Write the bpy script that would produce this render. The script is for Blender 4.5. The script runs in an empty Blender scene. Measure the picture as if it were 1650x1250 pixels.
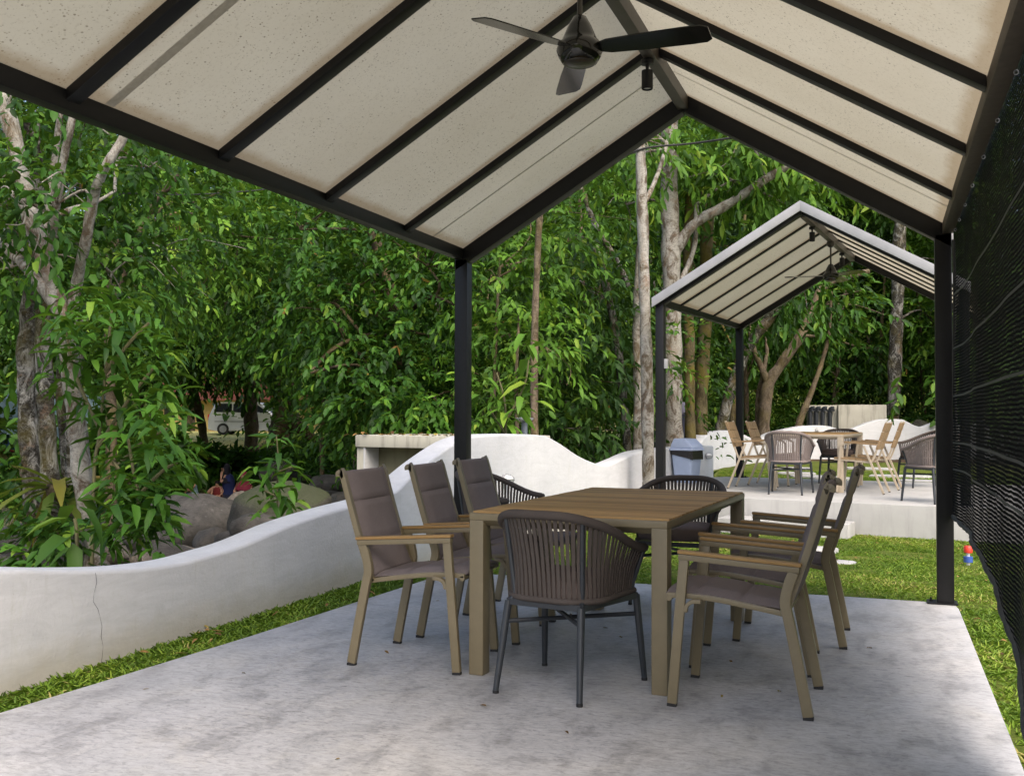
import bpy, bmesh, math, random
import numpy as np
from mathutils import Vector, Matrix

sc = bpy.context.scene
COL = sc.collection
R_ = math.radians
rng = np.random.default_rng(11)
random.seed(5)

# ------------------------------------------------------------------ camera, world, sun, exposure
FPX, CX, CY = 1660.0, 825.0, 625.0            # focal length and centre in photograph pixels (1650 x 1250)
YAW, PITCH, ROLL, EYE = R_(19.8), R_(1.54), R_(0.2), 1.18
FWD = np.array([-math.sin(YAW)*math.cos(PITCH), math.cos(YAW)*math.cos(PITCH), math.sin(PITCH)])
_r = np.array([math.cos(YAW), math.sin(YAW), 0.0]); _u = np.cross(_r, FWD)
RGT = _r*math.cos(ROLL)+_u*math.sin(ROLL); UPV = -_r*math.sin(ROLL)+_u*math.cos(ROLL)
cam_d = bpy.data.cameras.new('camera'); cam = bpy.data.objects.new('camera', cam_d); COL.objects.link(cam)
cam_d.sensor_width = 36.0; cam_d.lens = 36.0*FPX/1650.0; cam_d.clip_start = 0.05; cam_d.clip_end = 1000
m3 = Matrix((RGT, UPV, -FWD)).transposed()
cam.matrix_world = Matrix.Translation((0, 0, EYE)) @ m3.to_4x4()
sc.camera = cam

SUN_EL, SUN_AZ = R_(50), R_(138)              # azimuth measured from +Y towards +X
w = bpy.data.worlds.new('World'); sc.world = w; w.use_nodes = True
nt = w.node_tree; bg = nt.nodes['Background']
sky = nt.nodes.new('ShaderNodeTexSky'); sky.sky_type = 'NISHITA'; sky.sun_disc = False
sky.sun_elevation = SUN_EL; sky.sun_rotation = SUN_AZ; sky.air_density = 1.0; sky.dust_density = 6.0; sky.ozone_density = 1.0
nt.links.new(sky.outputs[0], bg.inputs[0]); bg.inputs[1].default_value = 0.15
sun_d = bpy.data.lights.new('sun', 'SUN'); sun_d.energy = 0.5; sun_d.angle = R_(60); sun_d.color = (1.0, 0.985, 0.96)
sun = bpy.data.objects.new('sun', sun_d); COL.objects.link(sun)
sd = Vector((math.sin(SUN_AZ)*math.cos(SUN_EL), math.cos(SUN_AZ)*math.cos(SUN_EL), math.sin(SUN_EL)))
sun.rotation_euler = sd.to_track_quat('Z', 'Y').to_euler()
vs = sc.view_settings; vs.view_transform = 'Standard'; vs.look = 'None'; vs.exposure = 1.36; vs.gamma = 1.0
sc.cycles.use_denoising = True; sc.cycles.max_bounces = 8; sc.cycles.diffuse_bounces = 4
sc.cycles.transparent_max_bounces = 12; sc.cycles.sample_clamp_indirect = 6.0

def at(x, y, D):                               # a photograph pixel and a depth in metres -> a point of the place
    return np.array([0, 0, EYE]) + D*(FWD + RGT*(x-CX)/FPX + UPV*(CY-y)/FPX)

# ------------------------------------------------------------------ helpers: objects
def tag(o, label=None, cat=None, group=None, kind=None):
    if label: o['label'] = label
    if cat: o['category'] = cat
    if group: o['group'] = group
    if kind: o['kind'] = kind
    return o
def thing(name, label, cat, loc=(0, 0, 0), rz=0.0, group=None):
    o = bpy.data.objects.new(name, None); COL.objects.link(o); o.empty_display_size = 0.1
    o.location = loc; o.rotation_euler = (0, 0, rz)
    return tag(o, label, cat, group)
def kids(o): return [c for c in bpy.data.objects if c.parent is o]
def copy_tree(o, parent=None):
    c = o.copy(); COL.objects.link(c)
    if parent: c.parent = parent; c.matrix_parent_inverse = o.matrix_parent_inverse.copy()
    for ch in kids(o): copy_tree(ch, c)
    return c
def place(o, loc, rz, label, group=None):
    o.location = loc; o.rotation_euler = (0, 0, rz); o['label'] = label
    if group: o['group'] = group
    return o

class MB:
    """collects shapes in one bmesh; build() links it as ONE mesh object"""
    def __init__(s): s.bm = bmesh.new()
    def poly(s, verts, faces):
        vs_ = [s.bm.verts.new(tuple(v)) for v in verts]
        for f in faces:
            try: s.bm.faces.new([vs_[i] for i in f])
            except ValueError: pass
        return s
    def box(s, c, d, rz=0.0, M=None):
        c = Vector(c); h = Vector(d)/2; r = Matrix.Rotation(rz, 3, 'Z')
        V = [Vector((sx*h.x, sy*h.y, sz*h.z)) for sx in (-1, 1) for sy in (-1, 1) for sz in (-1, 1)]
        V = [(M @ v if M else r @ v)+c for v in V]
        return s.poly(V, [(0, 1, 3, 2), (4, 6, 7, 5), (0, 4, 5, 1), (2, 3, 7, 6), (0, 2, 6, 4), (1, 5, 7, 3)])
    def box2(s, a, b):
        a, b = Vector(a), Vector(b); return s.box((a+b)/2, b-a)
    def bar(s, p, q, wd, ht, up=(0, 0, 1)):
        p, q = Vector(p), Vector(q); a = (q-p); L = a.length; a.normalize()
        u = Vector(up); x = a.cross(u).normalized(); u = x.cross(a)
        return s.box((p+q)/2, (wd, L, ht), M=Matrix((x, a, u)).transposed())
    def tube(s, pts, rad, n=10, cap=True, sq=None):
        pts = [Vector(p) for p in pts]; N = len(pts)
        if not hasattr(rad, '__len__'): rad = [rad]*N
        rings = []; ref = None
        for i, p in enumerate(pts):
            t = (pts[min(i+1, N-1)]-pts[max(i-1, 0)]).normalized()
            if ref is None:
                ref = Vector((0, 0, 1)) if abs(t.z) < 0.9 else Vector((1, 0, 0))
                x = t.cross(ref).normalized()
            else:
                x = (x - t*x.dot(t)).normalized()
            y = t.cross(x)
            rings.append([s.bm.verts.new(p+(x*math.cos(2*math.pi*k/n)+y*math.sin(2*math.pi*k/n))*rad[i]) for k in range(n)])
        for a, b in zip(rings, rings[1:]):
            for k in range(n): s.bm.faces.new((a[k], a[(k+1) % n], b[(k+1) % n], b[k]))
        if cap:
            s.bm.faces.new(rings[0][::-1]); s.bm.faces.new(rings[-1])
        return s
    def lathe(s, prof, c=(0, 0, 0), n=24):
        c = Vector(c); rings = []
        for r, z in prof:
            rings.append([s.bm.verts.new(c+Vector((max(r, 1e-4)*math.cos(2*math.pi*k/n), max(r, 1e-4)*math.sin(2*math.pi*k/n), z))) for k in range(n)])
        for a, b in zip(rings, rings[1:]):
            for k in range(n): s.bm.faces.new((a[k], a[(k+1) % n], b[(k+1) % n], b[k]))
        s.bm.faces.new(rings[0][::-1]); s.bm.faces.new(rings[-1]); return s
    def strip(s, pts, t, y0, y1):
        """a flat bar that follows a path in the XZ plane: thickness t in the plane, from y0 to y1"""
        P = [Vector((p[0], 0, p[1])) for p in pts]; N = len(P); up = []; dn = []
        for i in range(N):
            a = (P[i]-P[i-1]).normalized() if i else (P[1]-P[0]).normalized()
            b = (P[i+1]-P[i]).normalized() if i < N-1 else a
            m = (a+b).normalized(); nrm = Vector((-m.z, 0, m.x)); k = 1/max(0.5, m.dot(b))
            up.append(P[i]+nrm*t/2*k); dn.append(P[i]-nrm*t/2*k)
        V = []
        for i in range(N):
            for q, y in ((dn[i], y0), (up[i], y0), (up[i], y1), (dn[i], y1)): V.append((q.x, y, q.z))
        F = [(0, 1, 2, 3), (4*N-1, 4*N-2, 4*N-3, 4*N-4)]
        for i in range(N-1):
            for k in range(4): F.append((4*i+k, 4*i+4+k, 4*i+4+(k+1) % 4, 4*i+(k+1) % 4))
        return s.poly(V, F)
    def prism(s, poly, y0, y1):
        """an outline in the XZ plane pushed from y0 to y1"""
        n = len(poly); V = [(p[0], y0, p[1]) for p in poly]+[(p[0], y1, p[1]) for p in poly]
        return s.poly(V, [tuple(range(n)), tuple(range(2*n-1, n-1, -1))]+[(i, n+i, n+(i+1) % n, (i+1) % n) for i in range(n)])
    def build(s, name, mat, parent=None, bevel=0.0, smooth=35, seg=2):
        bm = s.bm; bmesh.ops.recalc_face_normals(bm, faces=bm.faces)
        if bevel:
            ed = [e for e in bm.edges if len(e.link_faces) == 2 and e.calc_face_angle(0) > R_(30)]
            bmesh.ops.bevel(bm, geom=ed, offset=bevel, segments=seg, affect='EDGES', profile=0.6, clamp_overlap=True)
        me = bpy.data.meshes.new(name); bm.to_mesh(me); bm.free()
        me.materials.append(mat)
        if smooth:
            for p in me.polygons: p.use_smooth = True
            me.set_sharp_from_angle(angle=R_(smooth))
        o = bpy.data.objects.new(name, me); COL.objects.link(o)
        if parent: o.parent = parent
        return o

def catmull(P, k=6):
    P = [np.array(p, float) for p in P]; out = []
    for i in range(len(P)-1):
        a, b, c, d = P[max(i-1, 0)], P[i], P[i+1], P[min(i+2, len(P)-1)]
        for j in range(k):
            t = j/k
            out.append(0.5*((2*b)+(-a+c)*t+(2*a-5*b+4*c-d)*t*t+(-a+3*b-3*c+d)*t**3))
    out.append(P[-1]); return out

# ------------------------------------------------------------------ helpers: materials
class NT:
    def __init__(s, name):
        s.m = bpy.data.materials.new(name); s.m.use_nodes = True; s.t = s.m.node_tree
        s.b = s.t.nodes['Principled BSDF']; s.out = s.t.nodes['Material Output']; s._tc = None
    def n(s, kind, **kw):
        nd = s.t.nodes.new(kind)
        for k, v in kw.items(): setattr(nd, k, v)
        return nd
    def l(s, a, b): s.t.links.new(a, b)
    def co(s, which='Object'):
        if not s._tc: s._tc = s.n('ShaderNodeTexCoord')
        return s._tc.outputs[which]
    def geo(s): return s.n('ShaderNodeNewGeometry').outputs['Position']
    def noise(s, scale, detail=4, rough=.55, vec=None, stretch=None, dist=0.0):
        v = vec or s.co()
        if stretch:
            mp = s.n('ShaderNodeMapping'); mp.inputs['Scale'].default_value = stretch; s.l(v, mp.inputs[0]); v = mp.outputs[0]
        nd = s.n('ShaderNodeTexNoise'); nd.inputs['Scale'].default_value = scale; nd.inputs['Detail'].default_value = detail
        nd.inputs['Roughness'].default_value = rough; nd.inputs['Distortion'].default_value = dist
        s.l(v, nd.inputs['Vector']); return nd.outputs['Fac']
    def vor(s, scale, vec=None, feature='F1', stretch=None):
        v = vec or s.co()
        if stretch:
            mp = s.n('ShaderNodeMapping'); mp.inputs['Scale'].default_value = stretch; s.l(v, mp.inputs[0]); v = mp.outputs[0]
        nd = s.n('ShaderNodeTexVoronoi', feature=feature); nd.inputs['Scale'].default_value = scale
        s.l(v, nd.inputs['Vector']); return nd.outputs['Distance']
    def ramp(s, fac, stops, interp='LINEAR'):
        r = s.n('ShaderNodeValToRGB'); r.color_ramp.interpolation = interp; e = r.color_ramp.elements
        while len(e) < len(stops): e.new(0.5)
        for el, (p, c) in zip(e, stops):
            el.position = p; el.color = (c, c, c, 1) if not hasattr(c, '__len__') else (*c, 1)
        s.l(fac, r.inputs[0]); return r.outputs[0]
    def mix(s, fac, a, b, mode='MIX'):
        m = s.n('ShaderNodeMix', data_type='RGBA', blend_type=mode)
        for sock, v in ((m.inputs[0], fac), (m.inputs[6], a), (m.inputs[7], b)):
            if hasattr(v, 'is_linked'): s.l(v, sock)
            elif hasattr(v, '__len__'): sock.default_value = (*v, 1)
            else: sock.default_value = v
        return m.outputs[2]
    def math(s, op, a, b=0.0):
        m = s.n('ShaderNodeMath', operation=op)
        for sock, v in ((m.inputs[0], a), (m.inputs[1], b)):
            if hasattr(v, 'is_linked'): s.l(v, sock)
            else: sock.default_value = v
        return m.outputs[0]
    def bump(s, h, strength=.3, dist=.01):
        b = s.n('ShaderNodeBump'); b.inputs['Strength'].default_value = strength; b.inputs['Distance'].default_value = dist
        s.l(h, b.inputs['Height']); s.l(b.outputs[0], s.b.inputs['Normal'])
    def set(s, color=None, rough=None, metal=None, spec=None):
        for k, v in (('Base Color', color), ('Roughness', rough), ('Metallic', metal), ('Specular IOR Level', spec)):
            if v is None: continue
            if hasattr(v, 'is_linked'): s.l(v, s.b.inputs[k])
            elif hasattr(v, '__len__'): s.b.inputs[k].default_value = (*v, 1)
            else: s.b.inputs[k].default_value = v
        return s.m

def simple(name, col, rough=.5, var=.15, scale=20, metal=0.0, bump=0.0, spec=.5):
    t = NT(name); n = t.noise(scale, 5)
    c = t.ramp(n, [(.25, [v*(1-var) for v in col]), (.75, [min(1, v*(1+var)) for v in col])])
    if bump: t.bump(n, bump, .004)
    return t.set(c, rough, metal, spec)

def mat_slab():
    t = NT('polished_cement'); p = t.geo()
    n1 = t.noise(1.1, 6, .62, p, dist=.6); n2 = t.noise(5.5, 7, .7, p, (1, .55, 1), .4); n3 = t.noise(38, 4, .6, p)
    c = t.ramp(n1, [(.3, (.305, .31, .322)), (.5, (.37, .372, .378)), (.7, (.43, .42, .405))])
    sc_ = t.ramp(n2, [(.36, .70), (.5, 1.0), (.68, 1.10)])
    c = t.mix(1.0, c, sc_, 'MULTIPLY')
    wr = t.ramp(t.noise(2.6, 8, .75, p, dist=1.2), [(.52, 0.0), (.64, 1.0)])
    c = t.mix(t.math('MULTIPLY', wr, .3), c, (.42, .405, .37))
    scuff = t.ramp(t.noise(9, 6, .8, p, (.35, 1.6, 1), .8), [(.60, 0.0), (.70, 1.0)])
    c = t.mix(t.math('MULTIPLY', scuff, .35), c, (.17, .175, .19))
    mott = t.ramp(t.noise(34, 7, .8, p, (.6, 1.3, 1), .7), [(.36, .70), (.5, 1.0), (.66, 1.16)])
    c = t.mix(1.0, c, mott, 'MULTIPLY')
    st2 = t.ramp(t.noise(17, 7, .82, p, (.5, 1.8, 1), 1.5), [(.56, 0.0), (.62, 1.0)])
    gate = t.ramp(t.noise(1.5, 4, .6, p), [(.45, 0.0), (.62, 1.0)])
    c = t.mix(t.math('MULTIPLY', t.math('MULTIPLY', st2, gate), .7), c, (.16, .155, .15))
    specks = t.ramp(t.vor(7.0, p), [(.035, 1.0), (.05, 0.0)])
    c = t.mix(t.math('MULTIPLY', specks, .5), c, (.12, .11, .10))
    t.bump(n3, .12, .004)
    return t.set(c, t.ramp(n2, [(.3, .5), (.7, .68)]), spec=.4)
def mat_concrete(name, col, stain=.35):
    t = NT(name); p = t.geo(); n1 = t.noise(1.6, 6, .6, p); n2 = t.noise(14, 6, .7, p)
    c = t.ramp(n1, [(.3, [v*.86 for v in col]), (.7, [v*1.08 for v in col])])
    st = t.ramp(t.noise(3.0, 6, .7, p, (3.2, 3.2, .35)), [(.5, 0.0), (.72, 1.0)])
    c = t.mix(t.math('MULTIPLY', st, stain), c, [v*.42 for v in col])
    t.bump(n2, .25, .006); return t.set(c, .85, spec=.25)
def mat_render():
    t = NT('white_render'); p = t.geo()
    c = t.ramp(t.noise(1.2, 6, .6, p), [(.3, (.44, .452, .468)), (.7, (.52, .528, .538))])
    sep = t.n('ShaderNodeSeparateXYZ'); t.l(p, sep.inputs[0])
    nz = t.math('ADD', sep.outputs[2], t.math('MULTIPLY', t.noise(4, 5, .7, p), -.22))
    low = t.ramp(t.math('ADD', nz, .12), [(0.0, 1.0), (.16, 0.0)])       # splash dirt at the foot
    c = t.mix(t.math('MULTIPLY', low, .55), c, (.36, .32, .23))
    blot = t.ramp(t.noise(2.2, 7, .75, p, (1, 1, .6)), [(.55, 0.0), (.75, 1.0)])
    c = t.mix(t.math('MULTIPLY', blot, .35), c, (.50, .49, .44))
    drip = t.ramp(t.noise(7, 5, .7, p, (3.0, 3.0, .18)), [(.6, 0.0), (.8, 1.0)])
    c = t.mix(t.math('MULTIPLY', drip, .45), c, (.34, .34, .30))
    alg = t.ramp(t.noise(11, 7, .8, p, (1, 1, .35), .5), [(.56, 0.0), (.70, 1.0)])
    c = t.mix(t.math('MULTIPLY', alg, .22), c, (.36, .37, .27))
    trow = t.ramp(t.noise(5, 7, .8, p, (.6, .6, 2.4), 1.0), [(.35, .90), (.65, 1.05)]); c = t.mix(1.0, c, trow, 'MULTIPLY')
    pits = t.ramp(t.vor(16, p), [(.035, 1.0), (.06, 0.0)]); pk = t.ramp(t.noise(3.5, 3, .6, p), [(.5, 0.0), (.58, 1.0)])
    c = t.mix(t.math('MULTIPLY', t.math('MULTIPLY', pits, pk), .6), c, (.20, .18, .15))
    t.bump(t.noise(45, 5, .65, p), .35, .008); return t.set(c, .8, spec=.3)
def mat_roofboard():
    t = NT('mildewed_board'); p = t.co()
    c = t.ramp(t.noise(1.0, 5, .6, p), [(.3, (.55, .51, .40)), (.7, (.62, .585, .475))])
    dens = t.ramp(t.noise(1.3, 4, .65, p), [(.32, .12), (.66, 1.0)])
    for sc_, lo, hi, amt, col in ((24, .09, .12, .9, (.06, .045, .025)), (44, .16, .21, .8, (.10, .075, .04)), (85, .22, .30, .6, (.18, .14, .08))):
        sp = t.ramp(t.vor(sc_, p, stretch=(1, .75, 1)), [(lo, 1.0), (hi, 0.0)]); pick = t.ramp(t.noise(sc_*.55, 2, .5, p), [(.50, 0.0), (.54, 1.0)])
        c = t.mix(t.math('MULTIPLY', t.math('MULTIPLY', sp, pick), t.math('MULTIPLY', dens, amt)), c, col)
    fine = t.ramp(t.noise(55, 5, .8, p), [(.55, 0.0), (.66, 1.0)])
    c = t.mix(t.math('MULTIPLY', fine, .28), c, (.25, .20, .12))
    rust = t.ramp(t.noise(2.1, 6, .75, p), [(.62, 0.0), (.74, 1.0)])
    c = t.mix(t.math('MULTIPLY', rust, .45), c, (.33, .22, .10))
    edge = t.n('ShaderNodeAttribute'); edge.attribute_name = 'edge'         # brown tide marks along the steel
    ed = t.ramp(t.math('ADD', edge.outputs['Fac'], t.math('MULTIPLY', t.noise(6, 5, .7, p), .07)), [(.055, 1.0), (.10, 0.0)])
    c = t.mix(t.math('MULTIPLY', ed, .55), c, (.30, .20, .09))
    t.set(c, .75, spec=.2)                         # PVC membrane: lets some daylight through
    tr = t.n('ShaderNodeBsdfTranslucent'); t.l(c, tr.inputs[0]); mx = t.n('ShaderNodeMixShader'); mx.inputs[0].default_value = .245
    t.l(t.b.outputs[0], mx.inputs[1]); t.l(tr.outputs[0], mx.inputs[2]); t.l(mx.outputs[0], t.out.inputs[0]); return t.m
def mat_wood(name, a, b, axis=(1, 14, 14), rough=.5):
    t = NT(name); n = t.noise(3.5, 6, .65, None, axis, .6); n2 = t.noise(1.3, 3); tn = t.n('ShaderNodeAttribute'); tn.attribute_name = 'tone'; tone = t.math('SUBTRACT', 1.0, tn.outputs['Fac'])
    c = t.ramp(n, [(.3, a), (.7, b)]); c = t.mix(.25, c, t.ramp(n2, [(.3, a), (.7, b)])); c = t.mix(1.0, c, tone, 'MULTIPLY')
    t.bump(n, .12, .002); return t.set(c, rough, spec=.2)
def mat_fabric(name, col):
    t = NT(name); p = t.co(); n = t.noise(420, 2, .6, p); n2 = t.noise(3.5, 5, .6, p)
    c = t.ramp(n, [(.3, [v*.8 for v in col]), (.7, [v*1.2 for v in col])])
    c = t.mix(t.ramp(n2, [(.45, 0.0), (.8, .5)]), c, [min(1, v*1.45) for v in col])
    oi = t.n('ShaderNodeObjectInfo'); c = t.mix(1.0, c, t.ramp(oi.outputs['Random'], [(0, .86), (1, 1.0)]), 'MULTIPLY')   # no two covers faded alike
    t.bump(n, .3, .0015); return t.set(c, .85, spec=.2)
def mat_bark(name, light, dark, moss=0.0, cut=.5, rings=True):
    t = NT(name); p = t.geo(); n = t.noise(5.5, 8, .78, p, (1, 1, .6), .9); n2 = t.noise(34, 6, .75, p)
    c = t.ramp(n, [(cut-.05, dark), (cut+.01, [a*.5+b*.5 for a, b in zip(light, dark)]), (cut+.04, [a*.8 for a in light]), (cut+.2, light)])
    f = t.ramp(t.noise(26, 7, .8, p, (1, 1, 1.6)), [(.48, 0.0), (.60, 1.0)])
    c = t.mix(t.math('MULTIPLY', f, .7), c, [v*.35 for v in light])
    g = t.ramp(t.noise(3.2, 6, .75, p, (1, 1, .8), .6), [(.56, 0.0), (.66, 1.0)])
    c = t.mix(t.math('MULTIPLY', g, .6), c, (.20, .13, .085))
    if moss:
        mm = t.ramp(t.noise(2.6, 5, .7, p), [(.45, 0.0), (.6, 1.0)])
        c = t.mix(t.math('MULTIPLY', mm, moss), c, (.12, .10, .02))
    t.bump(t.mix(.5, n2, t.noise(9, 5, .7, p, (1, 1, 3.5 if rings else .4))), .7, .02); return t.set(c, .9, spec=.15)
def mat_leaf(name, stops, rough=.55, trans=.28):
    t = NT(name); a = t.n('ShaderNodeAttribute'); a.attribute_name = 'tint'
    c = t.ramp(a.outputs['Fac'], stops); t.set(c, rough, spec=.22)
    tr = t.n('ShaderNodeBsdfTranslucent'); t.l(t.mix(.5, c, (.16, .28, .02)), tr.inputs[0])
    mx = t.n('ShaderNodeMixShader'); mx.inputs[0].default_value = trans
    t.l(t.b.outputs[0], mx.inputs[1]); t.l(tr.outputs[0], mx.inputs[2]); t.l(mx.outputs[0], t.out.inputs[0]); return t.m
def mat_rock(name, base, dark, moss=.0):
    t = NT(name); p = t.co(); n = t.noise(2.4, 7, .65, p); n2 = t.noise(16, 6, .75, p)
    c = t.ramp(n, [(.3, dark), (.68, base)]); c = t.mix(t.ramp(n2, [(.45, 0.0), (.7, .5)]), c, [v*.55 for v in dark])
    li = t.ramp(t.vor(6.5, p), [(.10, 1.0), (.15, 0.0)]); pk = t.ramp(t.noise(3, 3, .6, p), [(.5, 0.0), (.58, 1.0)])
    c = t.mix(t.math('MULTIPLY', t.math('MULTIPLY', li, pk), .25), c, (.25, .26, .24))
    if moss:
        up = t.n('ShaderNodeSeparateXYZ'); t.l(t.n('ShaderNodeNewGeometry').outputs['Normal'], up.inputs[0])
        mm = t.ramp(t.math('ADD', t.math('MULTIPLY', up.outputs[2], .6), t.math('MULTIPLY', t.noise(4, 5, .7, p), .6)), [(.55, 0.0), (.8, 1.0)])
        c = t.mix(t.math('MULTIPLY', mm, moss), c, (.045, .058, .018))
    t.bump(t.mix(.4, n2, t.noise(6, 7, .8, p)), .9, .06); return t.set(c, .8, spec=.3)
def mat_net():
    t = NT('woven_net'); p = t.co(); sep = t.n('ShaderNodeSeparateXYZ'); t.l(p, sep.inputs[0])
    wob = t.math('MULTIPLY', t.noise(9, 3, .6, p), .022)
    z = t.math('ADD', sep.outputs[2], wob)
    rows = t.math('SINE', t.math('MULTIPLY', z, 2*math.pi/.018))
    cols = t.math('SINE', t.math('MULTIPLY', sep.outputs[1], 2*math.pi/.016))
    pat = t.noise(2.6, 4, .65, p)
    h = t.math('ADD', t.math('ADD', rows, t.math('MULTIPLY', cols, .35)), t.math('MULTIPLY', pat, 2.2))
    hole = t.ramp(t.math('MULTIPLY', h, .3), [(.50, 0.0), (.64, 1.0)])
    hole = t.math('MULTIPLY', hole, .26)
    c = t.ramp(t.math('ADD', t.math('MULTIPLY', rows, .25), t.noise(70, 3, .6, p, (1, 1, 6))), [(.3, (.004, .004, .005)), (.75, (.030, .031, .031))])
    t.set(c, .95, spec=.04)
    tr = t.n('ShaderNodeBsdfTransparent'); mx = t.n('ShaderNodeMixShader'); t.l(hole, mx.inputs[0])
    t.l(t.b.outputs[0], mx.inputs[1]); t.l(tr.outputs[0], mx.inputs[2]); t.l(mx.outputs[0], t.out.inputs[0]); return t.m
def mat_ground():
    t = NT('ground_cover'); p = t.geo(); a = t.n('ShaderNodeAttribute'); a.attribute_name = 'zone'; zf = a.outputs['Fac']
    n = t.noise(3.5, 6, .7, p); n2 = t.noise(26, 5, .75, p)
    lawn = t.ramp(n, [(.3, (.06, .085, .014)), (.55, (.11, .135, .022)), (.75, (.17, .155, .05))])
    lawn = t.mix(t.ramp(n2, [(.4, 0.0), (.75, .6)]), lawn, (.035, .06, .012))
    earth = t.ramp(n, [(.3, (.030, .022, .014)), (.6, (.075, .052, .030)), (.8, (.13, .095, .06))])
    earth = t.mix(t.ramp(n2, [(.5, 0.0), (.7, .8)]), earth, (.16, .10, .055))
    pale = t.ramp(n, [(.3, (.24, .25, .06)), (.7, (.46, .40, .17))])
    c = t.mix(t.ramp(zf, [(.0, 0.0), (.5, 1.0)]), lawn, earth)
    c = t.mix(t.ramp(zf, [(.5, 0.0), (1.0, 1.0)]), c, pale)
    t.bump(n2, .8, .03); return t.set(c, .95, spec=.1)
def mat_water():
    t = NT('stream_water'); p = t.geo()
    t.bump(t.noise(3.2, 4, .6, p, (1, 1.6, 1), .5), .5, .08)
    return t.set(t.ramp(t.noise(.6, 3, .5, p), [(.3, (.05, .05, .03)), (.7, (.12, .11, .06))]), .06, spec=.6)
def mat_grass(name):
    t = NT(name); a = t.n('ShaderNodeAttribute'); a.attribute_name = 'tint'
    c = t.ramp(a.outputs['Fac'], [(0.0, (.07, .135, .012)), (.45, (.135, .235, .02)), (.8, (.235, .325, .035)), (1.0, (.42, .37, .13))])
    t.set(c, .5, spec=.3)
    tr = t.n('ShaderNodeBsdfTranslucent'); t.l(c, tr.inputs[0]); mx = t.n('ShaderNodeMixShader'); mx.inputs[0].default_value = .3
    t.l(t.b.outputs[0], mx.inputs[1]); t.l(tr.outputs[0], mx.inputs[2]); t.l(mx.outputs[0], t.out.inputs[0]); return t.m

M = {}
M['slab'] = mat_slab(); M['conc'] = mat_concrete('deck_concrete', (.36, .36, .35), .35); M['conc_old'] = mat_concrete('stained_concrete', (.40, .39, .33), .75)
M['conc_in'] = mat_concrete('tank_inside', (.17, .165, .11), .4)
M['render'] = mat_render(); M['board'] = mat_roofboard()
M['steel'] = simple('black_painted_steel', (.0065, .0065, .0075), .45, .25, 30, bump=.05, spec=.3)
M['steel_in'] = simple('dark_brown_steel', (.075, .058, .043), .55, .25, 30)
M['ridge'] = simple('ridge_steel', (.055, .045, .036), .5, .2, 12)
M['trim'] = simple('pale_metal_trim', (.28, .285, .30), .45, .18, 4)
M['seam'] = simple('joint_strip', (.40, .37, .31), .8, .15, 40)
M['frame'] = simple('taupe_painted_metal', (.165, .134, .078), .42, .06, 25)
M['frame2'] = simple('beige_painted_metal', (.40, .335, .25), .42, .06, 25)
M['rubber'] = simple('black_rubber', (.012, .012, .012), .7, .2)
M['sling'] = mat_fabric('taupe_sling', (.185, .155, .153)); M['rope'] = mat_fabric('brown_rope', (.074, .061, .054)); M['rope2'] = mat_fabric('mauve_rope', (.20, .165, .155))
M['cush'] = mat_fabric('brown_cushion', (.15, .115, .105))
M['teak'] = mat_wood('teak_slats', (.20, .125, .055), (.30, .20, .10), (14, 1, 14)); M['teak_x'] = mat_wood('teak_top', (.33, .185, .068), (.52, .33, .14), (1.2, 13, 16), .55)
M['arm'] = mat_wood('teak_arm', (.235, .14, .052), (.33, .205, .082), (1.5, 22, 22), .4); M['teak2'] = mat_wood('honey_slats', (.215, .14, .07), (.31, .215, .12), (18, 1.2, 18))
M['iron'] = simple('charcoal_tube', (.022, .026, .032), .4, .2, 30)
M['fan'] = simple('black_gloss', (.012, .012, .010), .12, .2, 10); M['fan_m'] = simple('dark_bronze', (.035, .03, .022), .35, .2, 10)
M['net'] = mat_net(); M['netrope'] = simple('net_rope', (.055, .058, .055), .7, .25, 40)
M['ground'] = mat_ground(); M['water'] = mat_water(); M['grass'] = mat_grass('grass_blade')
M['rock_dark'] = mat_rock('dark_boulder', (.088, .082, .072), (.020, .018, .016)); M['rock_moss'] = mat_rock('mossy_boulder', (.075, .07, .055), (.022, .02, .016), .6); M['rock_pale'] = mat_rock('pale_stone', (.19, .165, .135), (.075, .065, .053))
M['bark_pale'] = mat_bark('pale_patchy_bark', (.36, .345, .31), (.085, .062, .043), .15, .48); M['bark_grey'] = mat_bark('grey_blotched_bark', (.33, .325, .30), (.018, .016, .012), .3, .55)
M['bark_dark'] = mat_bark('dark_bark', (.10, .08, .055), (.025, .02, .014), .25, .5); M['bark_moss'] = mat_bark('mossy_bark', (.15, .125, .07), (.05, .04, .02), .8, .5); M['bark_tan'] = mat_bark('tan_bark', (.185, .15, .108), (.06, .045, .03), .3, .48)
DK, MD, LT, YL = (.010, .034, .005), (.026, .082, .009), (.056, .15, .013), (.13, .22, .022)
M['leaf_mid'] = mat_leaf('broad_leaf', [(0, DK), (.35, MD), (.8, LT), (.97, YL), (1, (.22, .12, .03))])
M['leaf_light'] = mat_leaf('fresh_leaf', [(0, (.028, .075, .009)), (.3, (.06, .145, .014)), (.75, (.105, .225, .020)), (1, (.20, .28, .03))])
M['leaf_dark'] = mat_leaf('deep_leaf', [(0, (.012, .036, .008)), (.5, (.028, .075, .012)), (.9, (.06, .135, .018)), (1, (.12, .18, .02))])
M['leaf_far'] = mat_leaf('forest_leaf', [(0, (.010, .032, .005)), (.4, (.028, .08, .009)), (.8, (.062, .15, .013)), (.97, (.13, .215, .024)), (1, (.20, .12, .035))])
M['leaf_yel'] = mat_leaf('ageing_frond', [(0, (.05, .085, .012)), (.5, (.15, .16, .025)), (1, (.27, .17, .05))])
M['stem'] = simple('green_stem', (.09, .085, .035), .7, .3, 12)

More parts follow.
